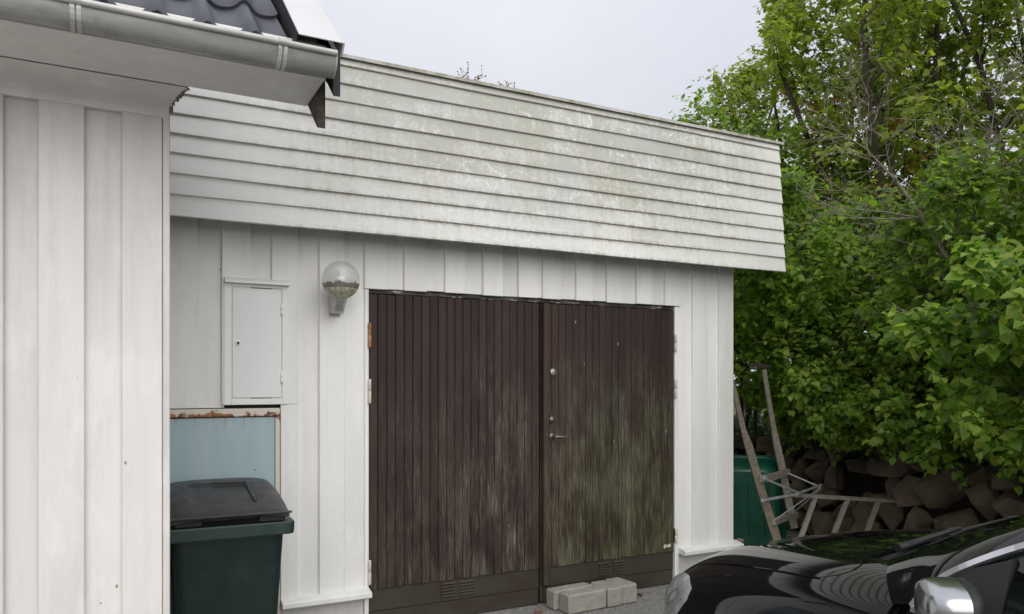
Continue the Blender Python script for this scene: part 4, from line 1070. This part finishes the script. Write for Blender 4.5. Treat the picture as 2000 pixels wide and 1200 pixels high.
# headlights: reflector patch and lens over it
def hl_u(s_):
    t_ = (s_-3.3)/(5.75-3.3); return (0.10+0.03*t_, np.interp(t_, [0, .15, .4, .6, .8, 1.0], [.26, .40, .50, .48, .38, .22]))
for sg in (1, -1):
    hl = None
    for nm, mt, off in (('headlight', 'headlight_reflector', 0.004), ('lens', 'headlight_lens', 0.012)):
        P = []
        for s_ in np.linspace(3.3, 5.75, 16):
            u0, u1 = hl_u(s_); row = []
            for i in range(14):
                f = i/13; edge = min(1, min(f, 1-f)*9, min((s_-3.3), (5.75-s_))*9); p = Sn(u0+(u1-u0)*f, s_, 0.002+(off-0.002)*edge); row.append(cl(p.x, p.y*sg, p.z))
            P.append(row)
        o = MB().grid(np.array(P)).build(nm, M[mt], car if hl is None else hl, world=False, fix=True)
        if hl is None: hl = o
for sg in (1, -1):
    hl = [o for o in car.children if o.name.startswith('headlight')][0 if sg == 1 else 1]
    for nm, mt, pts in (('daylight_bar', 'chrome_trim', [(.15, 5.25), (.20, 5.5), (.34, 5.2), (.43, 4.75), (.40, 4.7), (.32, 5.05), (.22, 5.3)]), ('dark_bezel', 'car_trim_black', [(.22, 4.5), (.20, 5.0), (.33, 4.9), (.40, 4.55), (.34, 4.2)])):
        P = [Sn(u, s_, .0075) for u, s_ in pts]; MB().add([cl(p.x, p.y*sg, p.z) for p in P], [tuple(range(len(P)))]).build(nm, M[mt], hl, world=False, fix=True)
# grille
MB().box(-.46, .46, -.03, .012, .50, .585, .01).build('grille', M['car_trim_black'], car, world=False)

# --- cabin
PIN = [(1.40,.625,1.003),(1.60,.612,1.103),(1.88,.592,1.222),(2.25,.560,1.375),(2.45,.545,1.42)]      # inner edge of screen pillar
DLO = [(1.69,.838,.945),(1.725,.822,1.00),(1.80,.786,1.075),(1.95,.712,1.170),(2.20,.655,1.285),(2.50,.622,1.368),(2.90,.612,1.392),(3.40,.625,1.360),(3.80,.66,1.26)]
def poly3(pts, t_):
    t_ = min(max(t_, 0), 1)*(len(pts)-1); ks = list(range(len(pts)))
    return Vector([herm(ks, [p[a] for p in pts], t_) for a in range(3)])
for sg in (1, -1):
    P = []
    outer = [(1.60,.825,.928),(1.685,.838,.955),(1.735,.812,1.022),(1.93,.717,1.170),(2.20,.645,1.297),(2.45,.615,1.375)]
    for i in range(25):
        f = i/24; a = poly3(PIN, f); b = poly3(outer, f); row = []
        for k in range(7):
            g_ = k/6; p = a.lerp(b, g_); bul = 0.016*math.sin(math.pi*g_); row.append(cl(p.x-bul*.5, (p.y+bul*.6)*sg, p.z+bul*.8))
        P.append(row)
    MB().grid(np.array(P)).build('screen_pillar', M['car_paint'], car, world=False, fix=True)
    # chrome strip along the top of the side windows
    n = 60; m = MB(); V = []
    strip = [poly3(DLO, i/(n-1)) for i in range(n)]
    for i, p in enumerate(strip):
        d = (strip[min(i+1, n-1)]-strip[max(i-1, 0)]).normalized(); nn_ = Vector((0, 1, .35)).normalized(); a = d.cross(nn_).normalized()
        if a.z < 0: a = -a
        for (sa, sn) in ((-.011, .002), (.011, .002), (.008, .011), (-.008, .011)):
            q = p + a*sa + nn_*sn; V.append(cl(q.x, q.y*sg, q.z))
    m.add(V, [(i*4+k, i*4+(k+1) % 4, (i+1)*4+(k+1) % 4, (i+1)*4+k) for i in range(n-1) for k in range(4)], False)
    m.build('window_trim', M['chrome_trim'], car, world=False, fix=True)
    BELT = [(1.69,.842,.940),(2.0,.850,.947),(2.5,.852,.965),(3.1,.845,.985),(3.6,.82,1.01),(3.85,.79,1.03)]
    P = []
    bs = [poly3(BELT, i/23) for i in range(24)]
    m = MB(); V = []
    for p in bs:
        for (dv, dw) in ((-.004, -.008), (.008, -.008), (.006, .008), (-.006, .010)): V.append(cl(p.x, (p.y+dv)*sg, p.z+dw))
    m.add(V, [(i*4+k, i*4+(k+1) % 4, (i+1)*4+(k+1) % 4, (i+1)*4+k) for i in range(23) for k in range(4)]); m.build('belt_trim', M['chrome_trim'], car, world=False, fix=True)
    # side glass, set in a little
    P = []
    for i in range(26):
        f = i/25; b = poly3(BELT, f); tt = None
        # matching u on the upper line
        best = min((abs(poly3(DLO, k/120).x-b.x), k) for k in range(121))[1]; tp = poly3(DLO, best/120)
        row = []
        for k in range(6):
            g_ = k/5; p = b.lerp(tp, g_); row.append(cl(p.x, (p.y-0.012+0.012*math.sin(math.pi*g_))*sg, p.z))
        P.append(row)
    MB().grid(np.array(P)).build('side_window', M['car_glass'], car, world=False, fix=True)
    # window frame front corner (mirror triangle) and door pillars
    tri = [(1.70,.842,.945),(1.735,.822,1.005),(1.80,.790,1.07),(1.93,.745,1.13),(1.955,.838,.952)]
    MB().add([cl(a, (b+.004)*sg, c_) for a, b, c_ in tri] + [cl(a, (b-.012)*sg, c_) for a, b, c_ in tri], [(0,1,2,3,4),(9,8,7,6,5)] + [(i, (i+1) % 5, 5+(i+1) % 5, 5+i) for i in range(5)]).build('mirror_triangle', M['car_trim_black'], car, world=False, fix=True)
    MB().bar(cl(2.72, .845*sg, .97), cl(2.80, .635*sg, 1.385), .09, .02, up=(1, 0, 0)).build('door_pillar', M['car_trim_black'], car, world=False)
    # doors and rear quarter: belt down to sill
    for nm, u0, u1 in (('front_door', 1.607, 2.715), ('rear_door', 2.722, 3.55), ('rear_quarter', 3.557, 4.2)):
        P = []
        for i in range(22):
            u = u0+(u1-u0)*i/21
            bl = np.array(BELT); bv = np.interp(u, bl[:, 0], bl[:, 1]) if u > 1.69 else .79+(u-1.60)*.55; bw = np.interp(u, bl[:, 0], bl[:, 2]) if u > 1.69 else .925+(u-1.60)*.17
            end = max(0, (u-3.7)/.5); kk = 1-0.22*end**2
            col = [(bv*kk, bw-.010), ((bv+.022)*kk, bw-.05), (.892*kk, .73), (.90*kk, .50), (.885*kk, .28), (.85*kk, .18)]
            vs_ = [q[0] for q in col]; ws_ = [q[1] for q in col]
            P.append([cl(u, herm(range(6), vs_, t_)*sg, herm(range(6), ws_, t_)) for t_ in np.linspace(0, 5, 22)])
        MB().grid(np.array(P)).build(nm, M['car_paint'], car, world=False, fix=True)
    # wheels
    for uc in (.86, 3.48):
        wh = MB().lathe([(.20, -.11), (.29, -.11), (.315, -.09), (.318, .0), (.315, .09), (.29, .11), (.20, .11), (.19, .10)], cl(uc, .79*sg, .318), 36, 'x').build('wheel', M['rubber'], car, world=False)
        rm = MB()
        for k in range(5):
            a = 2*math.pi*k/5
            c0 = Vector(cl(uc, (.79+.095)*sg, .318)); rm.bar(c0, c0+Vector((0, .205*math.cos(a), .205*math.sin(a))), .05, .02, up=(1, 0, 0), b=.005)
        rm.lathe([(.205, -.10), (.205, .10), (.19, .105), (.185, .09)], cl(uc, .79*sg, .318), 36, 'x'); rm.build('rim', M['chrome_trim'], wh, world=False)
        MB().lathe([(0, 0), (.34, 0), (.34, .02)], cl(uc, .905*sg, .318), 24, 'x').build('wheel_arch', M['car_shell'], car, world=False) if False else None
# windscreen
P = []
for i in range(18):
    f = i/17; a = poly3(PIN, f); row = []
    for k in range(21):
        g_ = -1+2*k/20; bow = (1-g_*g_); row.append(cl(a.x-0.135*bow*(1-.35*f), a.y*g_*0.99, a.z+0.004+0.022*bow))
    P.append(row)
MB().grid(np.array(P)).build('windscreen', M['car_glass'], car, world=False, fix=True)
# scuttle tray between bonnet and screen, wiper blades on it
P = []
for k in range(31):
    g_ = -1+2*k/30; s_ = abs(g_)*2.55; r0 = Sn(bonnet_rear(s_)-0.03, s_, -0.030); bow = 1-g_*g_
    p0 = Vector((r0.x, math.copysign(r0.y, g_), r0.z)); p1 = Vector((1.46-0.13*bow, .60*g_, 1.035+0.02*bow))
    P.append([cl(*(p0.lerp(p1, f) - Vector((0, 0, 0.015*math.sin(math.pi*f))))) for f in np.linspace(0, 1, 5)])
MB().grid(np.array(P)).build('scuttle', M['car_trim_black'], car, world=False, fix=True)
for (p0, pm, p1) in (((1.39,.58,1.035), (1.37,.30,1.078), (1.34,.0,1.088)), ((1.40,.36,1.055), (1.33,-.05,1.092), (1.37,-.48,1.07))):
    wp = MB().tube([cl(*p0), cl(*[(a+b)/2 for a, b in zip(p0, pm)]), cl(*pm)], [.016, .012, .009], 8).build('wiper', M['car_trim_black'], car, world=False)
    MB().bar(cl(p0[0]-.0, p0[1]-.04, p0[2]+.012), cl(*p1), .018, .016, b=.003).build('wiper_blade', M['rubber'], wp, world=False)
    MB().box(cl(*pm)[0]-.03, cl(*pm)[0]+.03, cl(*pm)[1]-.008, cl(*pm)[1]+.008, pm[2]-.004, pm[2]+.008, .003).build('blade_clip', M['car_trim_black'], wp, world=False)
# roof and tail
P = []
for i in range(22):
    f = i/21; u = 2.45+(4.16-2.45)*f; hw_ = .615-.06*max(0, (f-.5)/.5)**2; h0 = np.interp(f, [0, .3, .6, .8, 1.0], [1.42, 1.455, 1.43, 1.34, 1.02])
    P.append([cl(u, hw_*g_, h0-0.045*g_**2-0.02*g_**6) for g_ in np.linspace(-1, 1, 15)])
MB().grid(np.array(P)).build('roof', M['car_paint'], car, world=False, fix=True)
P = [[cl(4.16+.06*k, .70*g_*(1+.1*k), h_) for g_ in np.linspace(-1, 1, 9)] for k, h_ in ((0, 1.02), (.8, .8), (1, .5), (.6, .25))]
MB().grid(np.array(P)).build('tailgate', M['car_paint'], car, world=False, fix=True)
# interior
it = MB(); it.box(-.74, .74, -1.98, -1.42, .62, .93, .05); it.build('dashboard', M['interior_dark'], car, world=False)
MB().box(-.80, .80, -4.0, -1.4, .20, .26).build('floor_pan', M['car_shell'], car, world=False)
for sg in (1, -1):
    st = MB(); st.box(-.36*sg-.25, -.36*sg+.25, -2.75, -2.25, .35, .55, .06); st.box(-.36*sg-.24, -.36*sg+.24, -2.92, -2.74, .5, 1.08, .06); st.box(-.36*sg-.13, -.36*sg+.13, -2.93, -2.81, 1.12, 1.28, .04); st.build('seat', M['interior_dark'], car, world=False)
ring = [Vector(cl(2.07, .36, .93)) + Vector((.185*math.cos(a), -.06*math.sin(a)*1.0, .175*math.sin(a))) for a in np.linspace(0, 2*math.pi, 33)]
MB().tube(ring, .015, 8, caps=False).build('steering_wheel', M['interior_dark'], car, world=False)
vr = [cl(1.90, .66+.05*math.cos(a)*1.2, .90+.045*math.sin(a)) for a in np.linspace(0, 2*math.pi, 17)]
MB().tube(vr, .004, 6, caps=False).build('air_vent_ring', M['chrome_trim'], car, world=False)
# door mirrors
for sg in (1, -1):
    # folded back against the window: shell faces outwards, dark surround towards the rear
    V = []; F = []; n = 28; rings = [(0.0, .05, .06), (.005, .45, .50), (.016, .74, .78), (.036, .90, .92), (.070, .985, .985), (.105, 1.0, 1.0), (.125, .99, .99)]
    cu, cv_, cw = 1.90, .965, 1.018; fa = R(62)
    def mp(a_, d_, b_):    # a_ along the housing, d_ depth from the shell's nose, b_ up
        return cl(cu + a_*math.sin(fa) + (d_-.06)*math.cos(fa), (cv_ + a_*math.cos(fa) - (d_-.06)*math.sin(fa))*sg, cw+b_)
    for (du, ka, kb) in rings:
        for k in range(n):
            a = 2*math.pi*k/n; ca, sa = math.cos(a), math.sin(a)
            ca, sa = math.copysign(abs(ca)**.70, ca), math.copysign(abs(sa)**.70, sa)
            V.append(mp(.088*ka*ca, du*.80, .064*kb*sa*(1-.16*ca)))
    F = [(i*n+k, i*n+(k+1) % n, (i+1)*n+(k+1) % n, (i+1)*n+k) for i in range(len(rings)-1) for k in range(n)] + [tuple(range(n))]
    mr = MB().add(V, F, True).build('door_mirror', M['mirror_silver'], car, world=False, fix=True)
    L = V[-n:]; c0 = sum((Vector(p) for p in L), Vector())/n
    dd = Vector(mp(0, .2, 0))-Vector(mp(0, .1, 0)); dd.normalize()
    rim_ = [[c0+(Vector(p)-c0)*k_ + dd*dy for p in L+[L[0]]] for k_, dy in ((1.0, -.001), (1.012, .006), (1.0, .026), (.90, .030), (.86, .016))]
    MB().grid(np.array([[tuple(q) for q in r_] for r_ in rim_])).build('mirror_surround', M['car_trim_black'], mr, world=False, fix=True)
    MB().add([c0+(Vector(p)-c0)*.87+dd*.014 for p in L], [tuple(range(n))]).build('mirror_glass', M['mirror_glass'], mr, world=False)
    MB().tube([cl(1.865, .80*sg, .945), cl(1.87, .86*sg, .955), cl(1.875, .90*sg, .968)], [.035, .032, .028], 10).build('mirror_arm', M['car_trim_black'], mr, world=False)

# ================================================================== VEGETATION
LEAF = np.array([(0,0,0), (-.27,-.07,.05), (-.47,.26,.10), (-.27,.66,.05), (0,1.0,-.10), (0,.45,-.01), (.27,-.07,.05), (.47,.26,.10), (.27,.66,.05)])
LEAFQ = np.array([(0,5,2,1), (5,4,3,2), (0,6,7,5), (5,7,8,4)])
def leaves_mesh(name, P, tip, nrm, size, mat, parent, per_obj_off):
    P = np.asarray(P, float); N = len(P)
    tip = np.asarray(tip, float); tip /= np.linalg.norm(tip, axis=1)[:, None]+1e-9
    nrm = np.asarray(nrm, float); x = np.cross(tip, nrm); x /= np.linalg.norm(x, axis=1)[:, None]+1e-9; z = np.cross(x, tip)
    size = np.asarray(size)[:, None, None]
    V = P[:, None, :] + size*(LEAF[None, :, 0:1]*x[:, None, :] + LEAF[None, :, 1:2]*tip[:, None, :] + LEAF[None, :, 2:3]*z[:, None, :])
    V = V.reshape(-1, 3) - np.array(per_obj_off)
    F = (LEAFQ[None]+9*np.arange(N)[:, None, None]).reshape(-1, 4)
    me = bpy.data.meshes.new(name)
    me.vertices.add(len(V)); me.vertices.foreach_set('co', V.astype(np.float32).ravel())
    me.loops.add(F.size); me.loops.foreach_set('vertex_index', F.astype(np.int32).ravel())
    me.polygons.add(len(F)); me.polygons.foreach_set('loop_start', np.arange(0, F.size, 4, dtype=np.int32)); me.polygons.foreach_set('loop_total', np.full(len(F), 4, dtype=np.int32))
    me.update(calc_edges=True); me.validate(); me.materials.append(mat)
    o = bpy.data.objects.new(name, me); C.objects.link(o); o.parent = parent
    return o

def poly_branch(r_, p, d, L, n, wander, gravity):
    pts = [p.copy()]; d = d.normalized()
    for i in range(n):
        d = (d + Vector((r_.gauss(0, wander), r_.gauss(0, wander), r_.gauss(0, wander*.7)+gravity))).normalized()
        p = p + d*(L/n); pts.append(p.copy())
    return pts, d
def rot_off(r_, d, ang):
    a = d.cross(Vector((r_.gauss(0,1), r_.gauss(0,1), r_.gauss(0,1)))).normalized()
    return (d*math.cos(ang)+a*math.sin(ang)).normalized()

def woody(name, base, label, cat, seed, stems, height, spread, r0, nb, nt, lsize, leafmat, barkmat, lean=(0,0), bare=False, start=0.3, group=None, brl=0.45, twl=0.40, leaf_per=3, droop=-0.35, keep=None, mix=None, zmin=None, face=(0,0), sag=.03):
    r_ = random.Random(seed); base = Vector(base)
    root = thing(name, base, label, cat, group=group)
    trunk = MB(); P, T_, Nn, Sz = [], [], [], []
    for s_ in range(stems):
        a = 2*math.pi*(s_+r_.random())/stems; d = Vector((math.cos(a)*spread+lean[0], math.sin(a)*spread+lean[1], 1.0)).normalized()
        H_ = height*r_.uniform(.78, 1.05)
        n = 9; pts, _ = poly_branch(r_, base+Vector((r_.uniform(-.12,.12)*min(stems-1, 2), r_.uniform(-.12,.12)*min(stems-1, 2), -0.03)), d, H_, n, .10, sag)
        rads = [r0*(1-.85*i/n)*r_.uniform(.9, 1.1) for i in range(n+1)]
        m_ = n+1
        if keep is not None:
            for i in range(3, n+1):
                if not keep(pts[i]): m_ = i; break
        rads = [q_ if i < m_-1 else q_*.4 for i, q_ in enumerate(rads[:m_])]
        trunk.tube(pts[:m_], rads, 6, caps=False)
        for i in range(int(n*start), m_):
            for b in range(nb if i < n else nb+1):
                f = i/n; dd = (pts[min(i+1, n)]-pts[max(i-1, 0)]).normalized()
                bd = rot_off(r_, dd, r_.uniform(.5, 1.15) if i < n else r_.uniform(.1, .6)); bd.z = bd.z*.75+.12
                BL = height*brl*r_.uniform(.55, 1.0)*(1.05-.62*f)
                bp_, _ = poly_branch(r_, pts[i], bd, BL, 5, .16, .0)
                br = max(.004, r0*(1-.85*f)*.5)
                if keep is not None and not keep(bp_[-1]): continue
                trunk.tube(bp_, [br*(1-.75*k/5) for k in range(6)], 4, caps=False)
                for k in range(1, 6):
                    for tw in range(nt):
                        td = rot_off(r_, (bp_[k]-bp_[k-1]).normalized(), r_.uniform(.4, 1.2)); TL_ = twl*r_.uniform(.5, 1.0)
                        tp, tdl = poly_branch(r_, bp_[k], td, TL_, 3, .22, -.05 if not bare else 0.0)
                        if zmin is not None and tp[-1].z < zmin(tp[-1]): continue
                        if keep is not None and not keep(tp[-1]): continue
                        if bare or r_.random() < .22: trunk.tube(tp, [max(.0022, br*.35), max(.0018, br*.28), .0016, .0012] if bare else [.004, .003, .0022, .0015], 3, caps=False)
                        if bare:
                            for q in range(2):
                                t2, _ = poly_branch(r_, tp[r_.randint(1, 3)], rot_off(r_, tdl, r_.uniform(.5, 1.3)), TL_*.5, 2, .25, 0.0); trunk.tube(t2, [.0020, .0016, .001], 3, caps=False)
                            continue
                        for q in range(1, 4):
                            for l_ in range(leaf_per):
                                out = rot_off(r_, (tp[q]-tp[q-1]).normalized(), r_.uniform(.7, 1.4))
                                tipd = Vector((out.x, out.y, out.z*.45+droop+r_.gauss(0, .25)))
                                nd = Vector((r_.gauss(0, .40)+out.x*.3+face[0], r_.gauss(0, .40)+out.y*.3+face[1], 0.85))
                                P.append(tp[q]+out*lsize*r_.uniform(.1, .5)); T_.append(tipd); Nn.append(nd); Sz.append(lsize*(r_.uniform(.45, 1.2) if q < 3 else r_.uniform(.3, .8)))
    trunk.build('trunk' if stems == 1 else 'stems', M[barkmat], root)
    if P:
        if mix:
            r4 = np.random.default_rng(seed); P, T_, Nn, Sz = map(np.array, (P, T_, Nn, Sz))
            hi_ = np.where(P[:, 2] > mix[2])[0]; sel = np.zeros(len(P), bool)      # a few turned tufts
            for c0 in P[r4.choice(hi_, mix[1])]: sel |= (np.linalg.norm(P-c0, axis=1) < r4.uniform(.14, .28)) & (r4.random(len(P)) < .8)
            leaves_mesh('crown', P[~sel], T_[~sel], Nn[~sel], Sz[~sel], M[leafmat], root, base); leaves_mesh('coloured_leaves', P[sel], T_[sel], Nn[sel], Sz[sel], M[mix[0]], root, base)
        else: leaves_mesh('crown', P, T_, Nn, Sz, M[leafmat], root, base)
    return len(P)
TOTAL = 0
def clear_of_garage(p):
    return not (p.x < 4.95 and -0.6 < p.y < 6.4)
G1 = 'lilac bushes along the top of the stone wall'
lil = [  # x, y, z, height, stems, lean, size
 (5.60,-2.75,.90,2.3,6,(-.05,0),.074,'lilac bush with the biggest leaves, at the right edge above the car'),
 (5.90,-1.75,.92,2.1,6,(-.12,0),.070,'lilac bush behind the windscreen pillar of the black car'),
 (6.15,-.80,.92,2.2,6,(-.12,0),.068,'lilac bush above the middle of the stone wall, right of the ladder section'),
 (6.35,.15,.93,2.4,6,(-.12,0),.067,'lilac bush above the lying ladder section, drooping to the stones'),
 (6.45,1.0,.95,3.0,6,(-.22,-.08),.067,'lilac bush behind the upright stepladder'),
 (6.65,2.05,.95,3.3,6,(-.20,0),.067,'lilac bush whose leaves touch the right end of the fascia'),
 (6.95,3.2,.95,3.3,6,(-.08,0),.067,'lilac bush half hidden by the garage corner'),
]
for i, (x, y, z, h, st, le, sz, lab) in enumerate(lil):
    TOTAL += woody('lilac_bush', (x, y, z), lab, 'bush', 300+i, st, h, .36, .024, 2, 3, sz, 'lilac_leaf', 'bark', le, start=.25, group=G1, brl=.42, twl=.30, leaf_per=3, face=(-.45,-.4), keep=clear_of_garage, zmin=lambda p: .5)
sho = [
 (5.55,-2.55,.90,1.5,6,(-.45,.0),.078,'low lilac shoots with large leaves hanging over the stone wall beside the windscreen'),
 (5.85,-1.45,.92,1.0,5,(-.35,.0),.074,'low lilac shoots above the stones right of the ladder section'),
 (6.10,-.50,.92,.9,5,(-.30,.0),.070,'small lilac shoots on the wall top above the ladder rungs'),
 (6.42,.55,.93,.8,5,(-.25,.0),.068,'small lilac shoots on the wall top behind the stepladder'),
]
for i, (x, y, z, h, st, le, sz, lab) in enumerate(sho):
    TOTAL += woody('lilac_shoots', (x, y, z), lab, 'bush', 400+i, st, h, .45, .012, 2, 2, sz, 'lilac_leaf', 'bark', le, start=.25, brl=.5, twl=.28, leaf_per=3, droop=-.5, face=(-.45,-.4), zmin=lambda p: .35 if p.y < -1.6 else .56, sag=-.06, group='low lilac shoots over the stone wall')
trs = [
 (8.6,2.7,1.0,6.7,5,(-.02,0),.084,'tree_leaf','tall leafy tree behind the garage, its crown edge against the sky',None,.16),
 (7.6,.5,1.0,6.6,5,(-.05,0),.078,'tree_leaf','tall yellowing tree in the middle of the hedge with orange leaf tufts',('autumn_leaf',16,3.4),.13),
 (7.5,-1.9,1.0,6.6,5,(0,0),.078,'tree_leaf','tall tree at the right edge of the picture behind the biggest-leaved lilac',('autumn_leaf',16,3.4),.20),
 (9.0,4.5,1.0,6.0,5,(-.02,0),.084,'tree_leaf','farther tree just showing above the right end of the garage roof',None,.17),
 (9.6,1.3,1.0,7.2,5,(0,0),.088,'tree_leaf','tall tree farthest back behind the orange-tufted tree',None,.13),
 (8.7,-.9,1.0,7.0,5,(0,0),.088,'tree_leaf','tall tree filling the gap above the bare shrub',None,.2),
]
for i, (x, y, z, h, st, le, sz, lm, lab, mx_, sp_) in enumerate(trs):
    rad_ = (1.6, 1.75, 9, 1.2, 1.7, 9)[i]; near_ = (lambda x_, y_, r_: (lambda p: clear_of_garage(p) and math.hypot(p.x-x_, p.y-y_) < r_))(x, y, rad_)
    TOTAL += woody('leafy_tree', (x, y, z), lab, 'tree', 500+i, st, h, sp_, .06, 2, (7, 6, 5, 7, 4, 4)[i], sz, lm, 'bark', le, start=.30, brl=.25, twl=.40, leaf_per=3, face=(-.35,-.35), group='trees behind the hedge', keep=near_, mix=mx_)
woody('bare_shrub', (5.82,-1.55,.90), 'bare lichen-grey shrub with twisting leafless twigs spread before the hedge', 'shrub', 711, 3, 3.1, .16, .040, 2, 2, .05, 'lilac_leaf', 'lichen_bark', (-.10,.02), bare=True, start=.5, brl=.42, twl=.42)

# ivy and leaf litter on the bed under the hedge: nobody could count it
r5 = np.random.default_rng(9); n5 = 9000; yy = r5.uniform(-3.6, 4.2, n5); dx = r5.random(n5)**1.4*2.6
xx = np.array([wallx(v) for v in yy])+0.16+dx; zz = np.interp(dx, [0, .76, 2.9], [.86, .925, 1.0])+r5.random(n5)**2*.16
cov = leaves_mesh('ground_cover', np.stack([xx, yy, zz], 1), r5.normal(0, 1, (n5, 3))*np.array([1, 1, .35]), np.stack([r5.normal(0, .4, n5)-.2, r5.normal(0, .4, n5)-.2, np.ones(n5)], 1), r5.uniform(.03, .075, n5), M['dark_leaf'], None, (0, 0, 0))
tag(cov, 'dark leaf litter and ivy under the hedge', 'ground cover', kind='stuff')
# weeds on the roof edge
for i, (x, h, lab) in enumerate([(2.09, .10, 'small reddish weed growing on the garage roof edge'), (2.36, .05, 'tiny weed on the roof edge right of the reddish one')]):
    rt = thing('roof_weed', (x, -0.14, 3.60), lab, 'weed'); r_ = random.Random(40+i); m = MB(); P, T_, Nn, Sz = [], [], [], []
    for k in range(9 if i == 0 else 4):
        pts, d = poly_branch(r_, Vector((x+r_.uniform(-.05,.05)*(2-i), -.14, 3.595)), Vector((r_.gauss(0,.7), r_.gauss(0,.3), 1)), h*r_.uniform(.7, 1.3), 4, .3, 0); m.tube(pts, [.0018,.0015,.0012,.001,.0008], 3, caps=False)
        for q in pts[1:]:
            for _ in range(2): P.append(q); T_.append((r_.gauss(0,1), r_.gauss(0,1), r_.gauss(0,.6))); Nn.append((r_.gauss(0,.5), r_.gauss(0,.5), 1)); Sz.append(r_.uniform(.008,.016))
    m.build('stalks', M['debris_leaf'], rt); leaves_mesh('foliage', P, T_, Nn, Sz, M['weed_leaf'], rt, rt.location)
